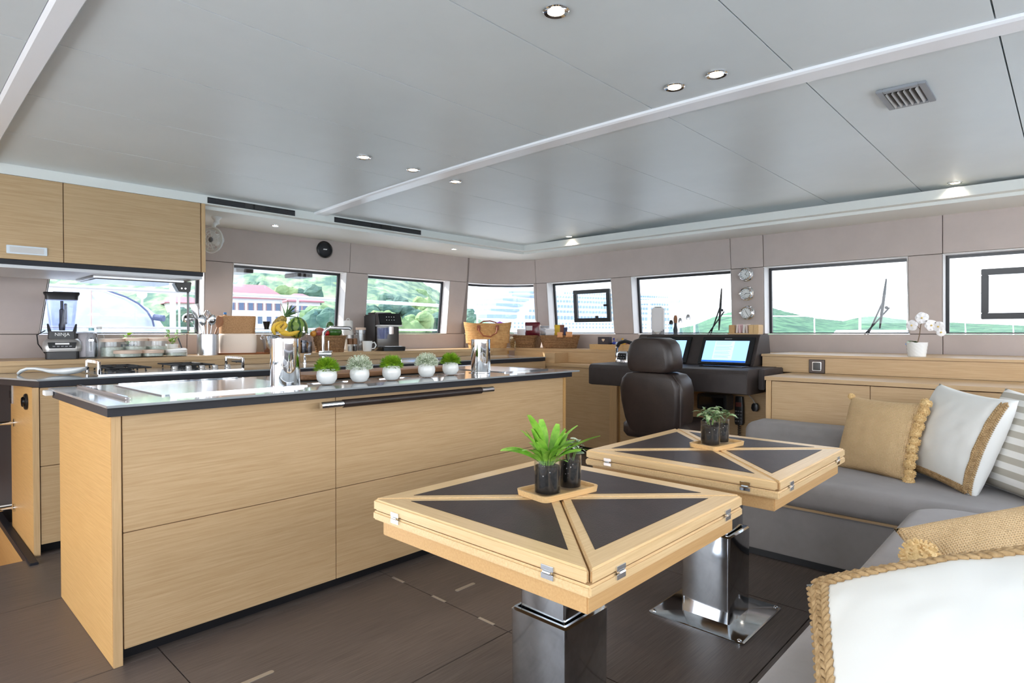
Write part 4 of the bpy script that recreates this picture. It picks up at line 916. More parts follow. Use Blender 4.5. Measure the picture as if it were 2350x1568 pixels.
# pineapple
pb=fr(637,748,5.03); pt_=fr(655,726,5.03); ax=(pt_-pb).normalized()
t=thing('pineapple','ripe pineapple leaning right with spiky crown, in the low basket','pineapple',pb-ax*.05); M=V((0,0,1)).rotation_difference(ax).to_matrix().to_4x4(); t.rotation_euler=M.to_euler(); MW[t.name]=Matrix.Translation(pb-ax*.05)@M
pbm=MB(); rg=[]
for i in range(25):
    v=i/24; r=.048*math.sin(PI*(.12+.80*v))**.6; rg.append([V(((r+.0035*math.sin(v*30+(j%2)*PI))*math.cos(2*PI*j/20),(r+.0035*math.sin(v*30+(j%2)*PI))*math.sin(2*PI*j/20),v*.15)) for j in range(20)])
pbm.loft(rg); part('body',pbm,mat('pineapple_rind',(196,168,92),.6,c2=(96,84,44),vscale=60,ramp=(.35,.6)),t,sm=20)
PL=leafmesh('crown_leaf',.13,.02,.5,mat('pineapple_leaf',(96,132,84),.5,c2=(70,104,66),vscale=30),prof=lambda u:max(.02,(1-u)**.7))
random.seed(2)
for i in range(24):
    az=i*2.4; o=put('crown_leaf',PL,t,V((.01*math.cos(az),.01*math.sin(az),.148+i*.0022))); o.rotation_mode='QUATERNION'; o.rotation_quaternion=Quaternion((0,0,1),az)@Quaternion((0,1,0),-(.55+.9*i/24)); o.scale=(.55+.55*math.sin(PI*min(1,.25+i/30)),)*3
# watermelon
def melon_mat(name,a,b,sc_):
    m=mat(name,a,.35,spec=.5); tt=m.node_tree; L=tt.links.new; bb=tt.nodes['Principled BSDF']; tcn=tt.nodes.new('ShaderNodeTexCoord'); gr=tt.nodes.new('ShaderNodeTexGradient'); gr.gradient_type='RADIAL'; L(tcn.outputs['Object'],gr.inputs[0])
    n=tt.nodes.new('ShaderNodeTexNoise'); n.inputs['Scale'].default_value=22; L(tcn.outputs['Object'],n.inputs[0])
    m1=tt.nodes.new('ShaderNodeMath'); m1.operation='MULTIPLY_ADD'; L(n.outputs[0],m1.inputs[0]); m1.inputs[1].default_value=.09; L(gr.outputs['Fac'],m1.inputs[2])
    m2=tt.nodes.new('ShaderNodeMath'); m2.operation='MULTIPLY'; L(m1.outputs[0],m2.inputs[0]); m2.inputs[1].default_value=2*PI*sc_
    m3=tt.nodes.new('ShaderNodeMath'); m3.operation='SINE'; L(m2.outputs[0],m3.inputs[0])
    r=tt.nodes.new('ShaderNodeValToRGB'); r.color_ramp.elements[0].color=lin(a); r.color_ramp.elements[1].color=lin(b); r.color_ramp.elements[0].position=.35; r.color_ramp.elements[1].position=.6; L(m3.outputs[0],r.inputs[0]); L(r.outputs[0],bb.inputs['Base Color']); return m
wc=fr(682,752,5.02); r=wd(657,704,5.02)/2
t=thing('watermelon','striped round watermelon between the bananas and the oil bottles','watermelon',wc); part('rind',MB().ball((0,0,0),(r,r,r*1.05),28,18),melon_mat('melon_rind',(130,160,80),(44,84,40),9),t,sm=80); part('stem',MB().tube([(0,0,r*1.03),(.006,0,r*1.03+.012)],.003,6),STEMG,t)
# oil and vinegar bottles
for i,(px_,pt,y,lab,cm) in enumerate(((697,750,4.86,'dark oil bottle with steel pourer, left of the pair by the watermelon',(24,30,36)),(709,757,4.86,'dark vinegar bottle with steel pourer, right of the pair',(52,40,24)))):
    c=Lp(px_,y); h=hz(px_,pt,y); t=thing('oil_bottle',lab,'bottle',c,group='oil and vinegar bottles'); m=mat('bottle_liquid',cm,.1,spec=.7,coat=.6)
    part('bottle_glass',MB().lathe([(.026,0),(.028,.006),(.028,h*.5),(.014,h*.68),(.012,h*.78)],n=20),CLEARB,t,sm=50); part('liquid',MB().lathe([(.025,.003),(.0255,h*.48)],n=20),m,t); part('pourer',MB().lathe([(.013,h*.78),(.013,h*.83),(.006,h*.86),(.005,h)],n=14),CHROME,t)
# fruit basket 2
fc2=V((oy(757,790,4.95).x,4.95,ZL)); t2=basket('fruit_basket','woven basket with handle holes full of mango, apple and melon',fc2,facing(fc2),.10,wd(722,793,4.95)/2,hz(757,772,4.95),1.18,8,True)
zt=ZL+hz(757,772,4.95)-.02
for nm,px_,py_,r,cc,c2_,lab,sq in (('mango',733,762,.045,(176,74,88),(140,110,60),'reddish mango at the left of the woven fruit basket',(1.15,.9,.9)),('apple',747,765,.036,(206,30,40),(150,20,26),'bright red apple in the middle of the woven fruit basket',(1,1,.92)),('green_melon',768,762,.056,(70,120,44),(40,84,30),'dark green melon at the right of the woven fruit basket',(1.25,1,.85)),('lime',757,748,.036,(60,104,40),(40,80,28),'green avocado-like fruit on top at the back of the basket',(1,1,1.1)),('apricot',719,766,.028,(226,160,60),(190,120,40),'small orange fruit at the left edge of the woven basket',(1,1,.95))):
    q=fr(px_,py_,4.93 if nm!='lime' else 5.0); t=thing(nm,lab,'fruit',q); part('skin',MB().ball((0,0,0),(r*sq[0],r*sq[1],r*sq[2]),18,12),mat(nm+'_skin',cc,.3,c2=c2_,vscale=14,coat=.2),t,sm=80); part('stalk',MB().tube([(0,0,r*sq[2]*.97),(.003,0,r*sq[2]+.009)],.0022,6),SPATW,t)
q=fr(728,742,5.05); t=thing('ginger_root','knobbly ginger root standing behind the mango','ginger',V((q.x,q.y,ZL+.075)))
part('root',MB().tube([(0,0,0),(.004,0,.04),(-.004,0,.075),(.003,0,.105)],[.014,.02,.013,.008],9).tube([(0,0,.03),(.03,-.02,.05)],[.012,.007],8),mat('ginger_skin',(206,170,110),.7),t,sm=60); part('bud',MB().ball((.03,-.02,.052),.010,8,6),mat('ginger_bud',(220,190,130),.7),t,sm=60)
# white canister, jar, salt and pepper, mug
c=Lp(799,5.12); h=hz(799,732,5.12); t=thing('white_canister','tall white canister with knob behind the tap','canister',c); part('body',MB().lathe([(.05,0),(.052,.01),(.052,h*.55),(.045,h*.66),(.045,h*.93),(.03,h*.95)],n=24),WHITEP,t,sm=50); part('loop_handle',MB().tube([(.018*math.cos(a),0,h*.95+.022*math.sin(a)) for a in [k*PI/6 for k in range(7)]],.003,6),WHITEP,t); part('label_band',MB().lathe([(.0525,h*.36),(.0525,h*.5)],n=24,caps=False),SILV,t)
c=Lp(828,5.0); h=hz(828,752,5.0); r=wd(816,838,5.0)/2; t=thing('glass_jar','tall clear glass jar with pale wooden lid beside the coffee machine','jar',c); part('glass',MB().lathe([(r,0),(r,h*.9),(r*.94,h*.9),(r*.94,.006),(.001,.006)],n=24,caps=False),CLEAR,t); part('lid',MB().lathe([(r*1.05,h*.9),(r*1.05,h)],n=24),LIDW,t,.002)
for i,(px_,lab,mm) in enumerate(((803,'salt mill with walnut cap, left of the pair near the mug',mat('salt',(236,232,228),.8,c2=(200,196,190),vscale=160)),(814,'pepper mill with walnut cap, right of the pair near the mug',mat('peppercorns',(80,66,58),.8,c2=(40,32,28),vscale=160)))):
    c=Lp(px_,4.86); h=hz(px_,777,4.86); t=thing('spice_mill',lab,'mill',c,group='salt and pepper mills'); part('glass',MB().lathe([(.021,0),(.022,h*.55),(.020,h*.55),(.019,.004),(.001,.004)],n=20,caps=False),CLEAR,t); part('contents',MB().lathe([(.018,.005),(.018,h*.42)],n=16),mm,t); part('cap',MB().lathe([(.023,h*.56),(.023,h*.97),(.019,h)],n=20),WALN,t)
c=Lp(843,4.84); h=hz(843,783,4.84); r=wd(828,851,4.84)/2; t=thing('mug','white mug in front of the coffee machine','mug',c,facing(c)); part('cup',MB().lathe([(r*.75,0),(r*.85,.006),(r,h),(r*.93,h),(r*.78,.01),(.001,.01)],n=28,caps=False),WHITEC,t,sm=60)
part('handle',MB().tube([(0,r*.85,h*.25),(0,r*1.45,h*.3),(0,r*1.7,h*.6),(0,r*1.4,h*.88),(0,r*.9,h*.82)],.006,8),WHITEC,t)
# coffee machine
c=V((3.48,5.02,ZL)); h=hz(885,716,5.0); t=thing('coffee_machine','black bean-to-cup coffee machine with milk jug on the port ledge','coffee machine',c,math.radians(-100))
# local +x = front
part('rear_body',MB().box(-.19,.10,-.115,.115,0,h*.93),BLKP,t,.012); part('bean_lid',MB().box(-.16,.04,-.09,.09,h*.93,h*.985),BLKG,t,.008)
part('front_head',MB().loft([[(.10,-.118,h*.63),(.10,.118,h*.63),(.10,.118,h*.955),(.10,-.118,h*.955)],[(.205,-.118,h*.66),(.205,.118,h*.66),(.165,.118,h*.95),(.165,-.118,h*.95)]]),BLKG,t,.006)
part('head_trim',MB().box(.10,.208,-.12,.12,h*.615,h*.655),SILV,t,.004)
ic=MB()
for i in range(4):
    for j in range(2): ic.add([(.206-.04*((j*.05+.02+.03)/.1)*.29+.0,-.05+i*.026,h*.77+j*.03),(.206-.04*((j*.05+.05)/.1)*.29,-.042+i*.026,h*.77+j*.03),(.2035-.04*((j*.05+.05)/.1)*.29,-.042+i*.026,h*.785+j*.03),(.2035-.04*((j*.05+.05)/.1)*.29,-.05+i*.026,h*.785+j*.03)],[(0,1,2,3)])
ic.xf(Matrix.Translation((.0,0,0))); part('control_icons',ic,WHITEP,t,sm=0,kind='stuff')
part('lower_front',MB().box(.10,.135,-.115,.115,.03,h*.61),BLKG,t,.004); part('spout',MB().box(.135,.185,-.01,.035,h*.42,h*.61),CHROME,t,.004)
part('milk_jug',MB().loft([rrect(.028,.032,.015,4,h*.30,.17,-.065),rrect(.036,.042,.016,4,h*.58,.17,-.065),rrect(.033,.039,.015,4,h*.58,.17,-.065),rrect(.026,.030,.014,4,h*.31,.17,-.065)]),CLEARB,t,sm=50)
part('drip_tray',MB().loft([rrect(.10,.125,.03,4,0,.17,0),rrect(.105,.13,.03,4,.035,.17,0),rrect(.10,.125,.03,4,.042,.17,0)]),BLKG,t,.002); part('drip_grid',MB().box(.11,.25,-.09,.09,.0425,.046),BRUSH,t)
# tap, soap dispenser
tp_=V((oy(742,838,4.60).x,4.60,.95)); zt_=oy(745,752,4.6).z; t=thing('kitchen_tap','chrome swan-neck kitchen tap behind the white pots','tap',tp_)
hgt=zt_-.95; sd_=(RT*1).copy(); sd_.z=0; sd_.normalize(); out=wd(742,805,4.6)
part('body',MB().lathe([(.026,0),(.026,.006),(.016,.02),(.016,hgt*.2)],n=20),CHROME,t,sm=50)
part('valve',MB().cyl(sd_*-.03+V((0,0,hgt*.25)),sd_*.075+V((0,0,hgt*.25)),.026,n=20),CHROME,t,.002); part('lever',MB().cyl(sd_*.045+V((0,0,hgt*.3)),sd_*.045+V((0,0,hgt*.62)),.005,n=10),CHROME,t)
part('neck',MB().tube([V((0,0,hgt*.3)),V((0,0,hgt*.75)),V((0,0,hgt*.87))+sd_*.008,V((0,0,hgt*.95))+sd_*.03,V((0,0,hgt))+sd_*.06,V((0,0,hgt*.997))+sd_*out*.4],.0135,12),CHROME,t,sm=60); part('spray_head',MB().tube([V((0,0,hgt*.997))+sd_*out*.4,V((0,0,hgt*.985))+sd_*out*.95,V((0,0,hgt*.95))+sd_*out],[.0155,.0155,.014],14),BRUSH,t,sm=40)
c=V((oy(699,828,4.58).x,4.58,.9502)); t=thing('soap_dispenser','small chrome soap pump on the worktop left of the tap','dispenser',c); part('base',MB().lathe([(.018,0),(.018,.004),(.011,.008),(.011,.06)],n=16),CHROME,t); part('spout',MB().tube([(0,0,.06),(0,0,.075),sd_*.05+V((0,0,.075))],.006,8),CHROME,t)
pp1=V((3.45,4.45,.9502)); solo('drain_tray',MB().loft([rrect(.30,.16,.03,4,0),rrect(.30,.16,.03,4,.012),rrect(.285,.145,.02,4,.012),rrect(.28,.14,.02,4,.004)]),COVER,'flat steel sink cover tray on the galley worktop right of the tap','tray',pp1)
# ================================================================ FORWARD LEDGE ITEMS
def Fp(px_,x=5.35,z=1.0255): q=ox(px_,800,x); return V((x,q.y,z))
def fz_(px_,py_,x=5.35,z=1.0255): return ox(px_,py_,x).z-z
def fw_(p0,p1,x=5.35): return (p1-p0)/F_*((ox((p0+p1)/2,790,x)-CAM).dot(FW))
# big straw tote in the corner
TOTE=add_weave(mat('straw_tote',(214,168,112),.85,c2=(186,138,84),vscale=30,ramp=(.3,.7)),26,.7,('Z','Z'))
c=V((5.02,4.88,ZL)); c=V((oy(1119,798,4.93).x,4.93,ZL)); D_=(c-CAM).dot(FW); k_=D_/F_; h=(798-742)*k_; w0=86*k_/2; w1=110*k_/2; rz=facing(c)+PI/2
t=thing('straw_tote','large straw tote bag with brown leather handles in the corner','bag',c,rz)
rg=[]
for i in range(25):
    v=i/24; a=w0+(w1-w0)*v; b=.105+.035*v; ring=[]
    for j in range(40):
        an=2*PI*j/40; q=.003*math.sin(v*24*PI/2*2); x=(a+q)*math.copysign(abs(math.cos(an))**.75,math.cos(an)); y=(b+q)*math.copysign(abs(math.sin(an))**.75,math.sin(an))
        ring.append(V((x,y,h*v+(.018*abs(math.cos(an))**3 if v>.9 else 0)*(v-.9)/.1)))
    rg.append(ring)
inner=[[V((p.x*.96,p.y*.94,p.z)) for p in rg[-1]],[V((p.x*.9,p.y*.88,h*.2)) for p in rg[-1]]]
part('bag_body',MB().loft(rg+inner),TOTE,t,sm=70)
HL=mat('tan_leather_handle',(140,76,44),.5)
for sy in (1,-1):
    y=sy*.145; hd_=part('handle',MB().tube([(-.10,y,h*.80),(-.095,y*1.1,h*.70 if sy<0 else h*1.0),(-.05,y*1.14,h*.50 if sy<0 else h*1.1),(.03,y*1.14,h*.46 if sy<0 else h*1.12),(.10,y*1.12,h*.62 if sy<0 else h*1.05),(.11,y,h*.86)],.008,8),HL,t,sm=60)
    for x in (-.10,.11): part('handle_tab',MB().cbox((x,y*1.0,h*.82),(.04,.012,.06)),HL,hd_,.004)
# snack baskets
def fbasket(label,p0,p1,pt,pb,x,rz_,d=.13):
    c=Fp((p0+p1)/2,x); w=fw_(p0,p1,x)/2; return basket('snack_basket',label,c,rz_,d,w,fz_((p0+p1)/2,pt,x),1.2,7,True,'snack baskets on the forward ledge'),c
bA,cA=fbasket('woven seagrass basket of snacks right beside the straw tote',1183,1240,771,798,5.30,math.radians(180+18)); bB,cB=fbasket('woven seagrass basket of snacks nearest the hatch window',1240,1330,771,798,5.33,math.radians(180+38),.14)
def pack(name,label,px_,py0,py1,w,m,x,rz_,tilt=0,th=.035,m2=None):
    c=V((x,ox(px_,py1,x).y,ox(px_,py1,x).z)); h=(ox(px_,py0,x)-ox(px_,py1,x)).length
    t=thing(name,label,'packet',c,rot=(tilt,0,rz_),group='snack packets in the baskets'); n=10
    mb=MB(); rg=[]
    for i in range(n+1):
        v=i/n; k=math.sin(PI*min(1,max(0,v)))**.5; b=th*k/2+.001; a=w/2*(1+.04*(1-k)); rg.append([V((b*math.sin(2*PI*j/16)*1.0,a*math.cos(2*PI*j/16)+.002*math.sin(9*v+j),h*v)) for j in range(16)])
    part('packet_body',mb.loft(rg),m,t,sm=60); part('seal',MB().box(-.002,.002,-w/2,w/2,h,h+.012),m,t)
    if m2: part('label_patch',MB().box(-th/2-.003,-th/2+.004,-w*.05,w*.38,h*.45,h*.8),m2,t,.001)
FOILR=mat('maroon_packet',(112,20,40),.3,c2=(80,12,30),vscale=30,coat=.3); FOILW=mat('white_packet',(228,226,230),.35,coat=.3); FOILY=mat('yellow_packet',(226,186,50),.4); FOILB=mat('brown_packet',(124,72,52),.45); FOILS=mat('silver_packet',(190,192,200),.25,.6); FOILO=mat('cracker_packet',(222,160,110),.5); FOILN=mat('navy_packet',(40,50,90),.4)
for a in ((1222,742,772,.19,FOILR,5.30,.25,'large maroon snack packet sticking out of the left snack basket',FOILW),(1196,758,772,.10,FOILW,5.24,.4,'white snack packet at the left of the left snack basket',None),(1250,750,772,.12,FOILS,5.34,.2,'silver snack packet between the two snack baskets',None),(1262,757,773,.10,FOILW,5.30,.5,'small white packet at the left of the right snack basket',None),(1281,748,772,.09,FOILY,5.42,.3,'yellow packet standing in the right snack basket',None),(1290,748,772,.05,FOILB,5.34,.3,'brown carton in the right snack basket',None),(1298,754,772,.04,FOILN,5.30,.6,'narrow navy packet in the right snack basket',None),(1306,764,774,.07,FOILO,5.24,.6,'orange cracker packet low at the right of the right snack basket',None),(1285,765,775,.06,FOILO,5.21,.6,'orange-tan packet at the front of the right snack basket',None)):
    pack('snack_packet',a[7],a[0],a[1],a[2],a[3],a[4],a[5],PI*0+a[6],0,.045 if a[3]>.1 else .03,a[8])
c=Fp(1180,5.18); t=thing('sequin_pouch','gold and black sequinned pouch squeezed between tote and basket','pouch',V((c.x,c.y,ZL))); part('pouch_body',MB().loft([rrect(.03,.045,.02,4,0),rrect(.035,.05,.025,4,.05),rrect(.03,.055,.02,4,.10),rrect(.012,.055,.01,4,.13)]),mat('sequins',(214,184,130),.3,.5,c2=(46,40,36),vscale=150,ramp=(.47,.53)),t,sm=60); part('zip',MB().cbox((0,0,.132),(.006,.10,.004)),BLKP,t)
# bamboo tray with tea box and sweets
c=Fp(1405,5.30); w=fw_(1358,1450,5.30)/2
t=thing('sweet_tray','wooden tray of sweets on the ledge left of the helm chair','tray',c); part('tray_body',MB().loft([rrect(.12,w,.02,4,.0),rrect(.13,w,.02,4,.055),rrect(.122,w-.008,.018,4,.055),rrect(.115,w-.012,.018,4,.045)]),BAMBOO,t,sm=40)
zt2=ZL+.0465
q=Fp(1388,5.27,zt2); t=thing('tea_box','dark tea carton with a pale heart on it, in the sweet tray','box',q); w=fw_(1373,1403,5.27)/2; h=.085
part('carton',MB().box(-.03,.03,-w,w,0,h),mat('dark_carton',(56,46,52),.5),t,.002); hm=MB(); pts=[]
for k in range(24):
    a=2*PI*k/24; pts.append((.0013*16*math.sin(a)**3*.9,.0013*(13*math.cos(a)-5*math.cos(2*a)-2*math.cos(3*a)-math.cos(4*a))*.9))
hm.add([(-.0306,-x,h*.62+y) for x,y in pts],[tuple(range(24))]); part('heart_emblem',hm,mat('heart_cream',(226,200,170),.6),t,sm=0)
for i,(px_,x,cc,s_,lab) in enumerate(((1410,5.30,(52,70,170),.03,'blue wrapped sweet beside the tea carton'),(1418,5.25,(170,190,220),.028,'pale wrapped sweet in the middle of the sweet tray'),(1430,5.28,(226,180,60),.03,'yellow wrapped sweet right in the sweet tray'),(1438,5.33,(200,140,140),.028,'pink wrapped sweet at the right end of the sweet tray'))):
    q=Fp(px_,x,zt2); t=thing('wrapped_sweet',lab,'sweet',q,group='sweets in the tray'); m=mat('sweet_wrapper',cc,.3,.2); part('sweet',MB().ball((0,0,s_*.6),(s_*.7,s_,s_*.6),12,8),m,t,sm=60); part('twist',MB().tube([(0,s_*.3,s_*1.0),(0,s_*.1,s_*1.7),(0,s_*.35,s_*2.3)],[.004,.003,.014],8),CLEARB if i%2 else m,t)
# soda maker
c=Fp(1510,5.28); h=fz_(1510,706,5.28); t=thing('soda_maker','white and grey carbonating drinks maker behind the helm console','drinks maker',c,math.radians(205)); w=.058
part('rear_column',MB().box(-.10,.02,-w,w,0,h),mat('soda_grey',(176,172,172),.4),t,.012); part('front_head',MB().box(.021,.10,-w,w,h*.46,h*.985),mat('soda_white',(222,216,214),.4),t,.012); part('top_cap',MB().box(-.07,.06,-w*.6,w*.6,h+.001,h*1.02),WHITEP,t,.004); part('nozzle',MB().lathe([(.012,h*.34),(.016,h*.40),(.03,h*.43),(.03,h*.46)],(.06,0,0),16),WHITEP,t); part('nozzle_lever',MB().box(.05,.115,-.035,.035,h*.435,h*.455),WHITEP,t,.004); part('foot',MB().box(-.10,.09,-w,w,-.0,.03),WHITEP,t,.006)
for i,(px_,pt,x,r,lab,cm) in enumerate(((1540,735,5.28,.036,'blue-tinted carafe bottle with black cap, right of the drinks maker',BLKP),(1561,730,5.36,.036,'clear bottle with silver clasp, second from the drinks maker',STEEL),(1579,722,5.32,.040,'tall clear decanter with steel stopper, third from the drinks maker',STEEL),(1598,730,5.38,.040,'clear conical bottle at the right of the bottle group',CLEARB))):
    c=Fp(px_,x); h=fz_(px_,pt,x); t=thing('glass_bottle',lab,'bottle',c,group='glass bottles behind the helm console'); part('bottle_body',MB().lathe([(r,0),(r*1.05,.01),(r*.95,h*.45),(r*.5,h*.72),(r*.42,h*.86)],n=24),[glassm('blue_bottle_glass',(.72,.82,.95)),CLEARB,CLEAR,CLEARB][i],t,sm=50); part('stopper',MB().lathe([(r*.5,h*.86),(r*.55,h*.93),(r*.3,h)],n=18),cm,t,sm=50)
c=Fp(1550,5.42); h=fz_(1550,724,5.42); t=thing('wooden_pepper_shaker','small brown and black shaker between the two left bottles','shaker',c); part('body',MB().lathe([(.02,0),(.022,h*.6),(.014,h*.7),(.014,h*.78)],n=16),BLKP,t,sm=50); part('cap',MB().lathe([(.016,h*.78),(.02,h*.9),(.012,h)],n=16),SPATW,t,sm=50)
# wooden organiser on the console top
c=V((4.86,ox(1710,760,4.86).y,1.188)); w=fw_(1675,1745,4.86)/2; h=ox(1710,746,4.86).z-1.188
t=thing('wooden_organizer','small wooden organizer with folded napkins on the helm console top','organizer',c)
part('floor_plate',MB().box(-.05,.05,-w,w,0,.008),BAMBOO,t)
for y in (-w+.02,-w*.55,w-.03): part('divider',MB().box(-.05,.05,y-.022,y+.022,.0082,h),BAMBOO if y<0 else OAKS,t,.003)
for i,(y,cc) in enumerate(((-.03,(226,206,196)),(.0,(232,222,214)),(.03,(226,190,190)),(.055,(236,220,210)))):
    t2_=thing('folded_napkin','folded %s napkin in the wooden organizer'%('cream','white','pink','ivory')[i],'napkin',c+V((0,y,.0085)),rot=(.2*(i%2)-.1,0,0)); part('napkin',MB().box(-.04,.04,-.008,.008,0.002,h*.85),mat('napkin_cloth',cc,.8),t2_,.004); part('fold',MB().tube([(-.04,0,h*.85),(.04,0,h*.88)],.008,8),mat('napkin_cloth',cc,.8),t2_)
# orchid
c=V((4.93,ox(2104,818,4.93).y,1.0365)); h=ox(2104,786,4.93).z-1.0365+.0; k_=((c-CAM).dot(FW))/F_
t=thing('white_orchid','white orchid in a dimpled white pot on the sofa ledge','orchid',c); r0=17.5*k_; r1=21.5*k_; rg=[]
for i in range(17):
    v=i/16; rg.append([V(((r0+(r1-r0)*v+.0012*math.sin(v*16*PI/2+ (j%4)*PI/2))*math.cos(2*PI*j/48),(r0+(r1-r0)*v+.0012*math.sin(v*16*PI/2+(j%4)*PI/2))*math.sin(2*PI*j/48),h*v)) for j in range(48)])
rg+= [[V((p.x*.94,p.y*.94,p.z)) for p in rg[-1]],[V((p.x*.8,p.y*.8,h*.7)) for p in rg[-1]]]
part('pot',MB().loft(rg),WHITEC,t,sm=50); part('moss',MB().lathe([(r1*.9,h*.85),(r1*.4,h*.93),(.001,h*.94)],n=16),SOIL,t)
def ol(px_,py_,dx=0): q=ox(px_,py_,4.93+dx); return q-c
sp_=[V((0,0,h*.8)),ol(2110,770),ol(2113,745),ol(2122,737),ol(2135,737),ol(2150,742),ol(2157,748)]
part('flower_stem',MB().tube(sp_,.0028,6),mat('orchid_stem',(120,96,70),.6),t); part('side_stem',MB().tube([ol(2112,757),ol(2105,748),ol(2095,745)],.002,6),mat('orchid_stem',(120,96,70),.6),t)
PET=mat('orchid_petal',(250,248,250),.6,sheen=.2); YEL=mat('orchid_lip',(226,196,110),.6)
def petal(L,w): return leafmesh('petal',L,w,.5,PET,.12,prof=lambda u:max(.05,math.sin(PI*min(1,u*.85+.12)))**.7)
PM=petal(.034,.044); 
for i,(px_,py_,sc_) in enumerate(((2092,747,1.15),(2116,730,1.25),(2138,747,1.2),(2153,750,1.15),(2160,763,.85))):
    p=ol(px_,py_,-.01); fm=MB()
    fl_=part('flower_lip',MB().ball(p+V((-.006,0,0)),.006,8,6),YEL,t,sm=60)
    for k in range(5):
        a=PI/2+k*2*PI/5+.2*i; M=Matrix.Translation(p)@Matrix.Rotation(facing(c)+.35*(i%3-1),4,'Z')@Matrix.Rotation(a,4,'X')@Matrix(((0,0,1,0),(1,0,0,0),(0,1,0,0),(0,0,0,1)))
        o=put('petal',PM,fl_); o.matrix_basis=M@Matrix.Scale(sc_,4)
OL=leafmesh('orchid_leaf',.09,.042,.9,mat('orchid_leaf_green',(86,130,40),.35,coat=.3))
for az,el,s_ in ((2.6,.5,1),(1.8,.7,.8)):
    o=put('leaf',OL,t,V((0,0,h*.92))); o.rotation_euler=(0,-el,az); o.scale=(s_,)*3
part('blue_tag',MB().cbox(ol(2083,790,-.02),(.012,.03,.012)),mat('blue_tag',(70,140,220),.4),t,.004)
# speaker
q=oy(745,573,5.23); q.y=5.3-.08*(q.z-1.2)-.001; t=thing('wall_speaker','round black speaker set in the taupe wall above the port windows','speaker',q,rot=(PI/2-.08,0,0)); r=19.5*((q-CAM).dot(FW))/F_
part('ring',MB().lathe([(r,0),(r,.012),(r*.86,.020),(r*.80,.014),(r*.80,0)],n=40),BLKP,t); part('grille',MB().lathe([(r*.79,.0),(r*.79,.010),(r*.4,.014),(.001,.015)],n=40),mat('speaker_grille',(34,36,42),.6,bump=.6,bscale=700),t); part('maker_badge',MB().add([(-r*.28,-r*.07,.0165),(r*.2,-r*.07,.0165),(r*.28,r*.07,.0165),(-r*.2,r*.07,.0165)],[(0,1,2,3)]),WHITEP,t,sm=0)
# fan
q=oy(497,525,4.75); t=thing('cabin_fan','small white cabin fan hanging from the soffit by the wall cabinet','fan',V((q.x,4.75,2.083)),math.radians(-150)); R_=.092
part('mount',MB().lathe([(.035,-.001),(.035,-.012),(.02,-.03),(.02,-.06)],n=20),WHITEP,t); part('arm',MB().tube([(0,0,-.05),(.03,0,-.07),(.03,0,-.10)],.016,10),WHITEP,t); part('motor',MB().ball((-.01,0,-.175),(.05,.045,.045),14,9),WHITEP,t,sm=60)
cg=MB(); hc_=V((.05,0,-.185))
for rr in (.03,.055,.08,R_): cg.tube([hc_+V((.012*(1-rr/R_),rr*math.cos(a),rr*math.sin(a))) for a in [k*2*PI/28 for k in range(29)]],.004 if rr<R_ else .008,6)
for k in range(10):
    a=k*2*PI/10; cg.tube([hc_+V((.012,.02*math.cos(a),.02*math.sin(a))),hc_+V((.0,R_*math.cos(a+.5),R_*math.sin(a+.5)))],.003,5)
part('cage',cg,WHITEP,t,sm=60); part('hub',MB().ball(hc_+V((.012,0,0)),(.008,.02,.02),12,8),GREYP,t,sm=60)
for k in range(4): part('blade',MB().add([hc_+V((-.01,.02*math.cos(k*PI/2),.02*math.sin(k*PI/2))),hc_+V((-.02,.09*math.cos(k*PI/2-.3),.09*math.sin(k*PI/2-.3))),hc_+V((-.005,.09*math.cos(k*PI/2+.4),.09*math.sin(k*PI/2+.4))),hc_+V((-.012,.02*math.cos(k*PI/2),.02*math.sin(k*PI/2)))+V((.002,0,0))],[(0,1,2),(2,3,0)]),WHITEP,t,sm=0)
# ---------------- downlights
GLOW=emat('lamp_glow',(255,236,206),6)
def downlight(lab,px_,py_,zf,r=.042,tint=None):
    z=2.2
    for _ in range(6): q=oz(px_,py_,z); z=zf(q.y)
    q=oz(px_,py_,z-.003); t=thing('downlight',lab,'ceiling light',V((q.x,q.y,z-.0005)),group='recessed downlights')
    part('bezel',MB().lathe([(r,0),(r,-.004),(r*.9,-.007),(r*.66,-.004),(r*.66,0)],n=32),CHROME,t,sm=50); part('lens',MB().lathe([(r*.64,-.0005),(r*.64,-.003),(.001,-.0035)],n=24),GLOW,t)
    ld=bpy.data.lights.new('downlight_lamp','SPOT'); ld.energy=5; ld.color=(1,.88,.72); ld.spot_size=2.2; ld.spot_blend=.8; ld.shadow_soft_size=.03; lo=bpy.data.objects.new('downlight_lamp',ld); COL.objects.link(lo); lo.parent=t; lo.location=(0,0,-.012)
for lab,px_,py_ in (('downlight nearest the camera, top centre of the ceiling',1276,26),('left of the two downlights close together behind the ceiling beam',1548,200),('right of the two downlights close together behind the ceiling beam',1644,171),('leftmost downlight of the row of three over the island',835,361),('middle downlight of the row of three over the island',948,390),('right downlight of the three over the island, ahead of the beam',1045,417),('small far downlight near the corner of the ceiling',1306,543),('downlight at the right above the forward windows',2192,420)):
    downlight(lab,px_,py_,cz)
for lab,px_,py_ in (('soffit downlight above the galley window wall by the fan',632,518),('soffit downlight above the second port window',1042,572)): downlight(lab,px_,py_,lambda y:2.072+.016*(y-4.47)/.55,.034)
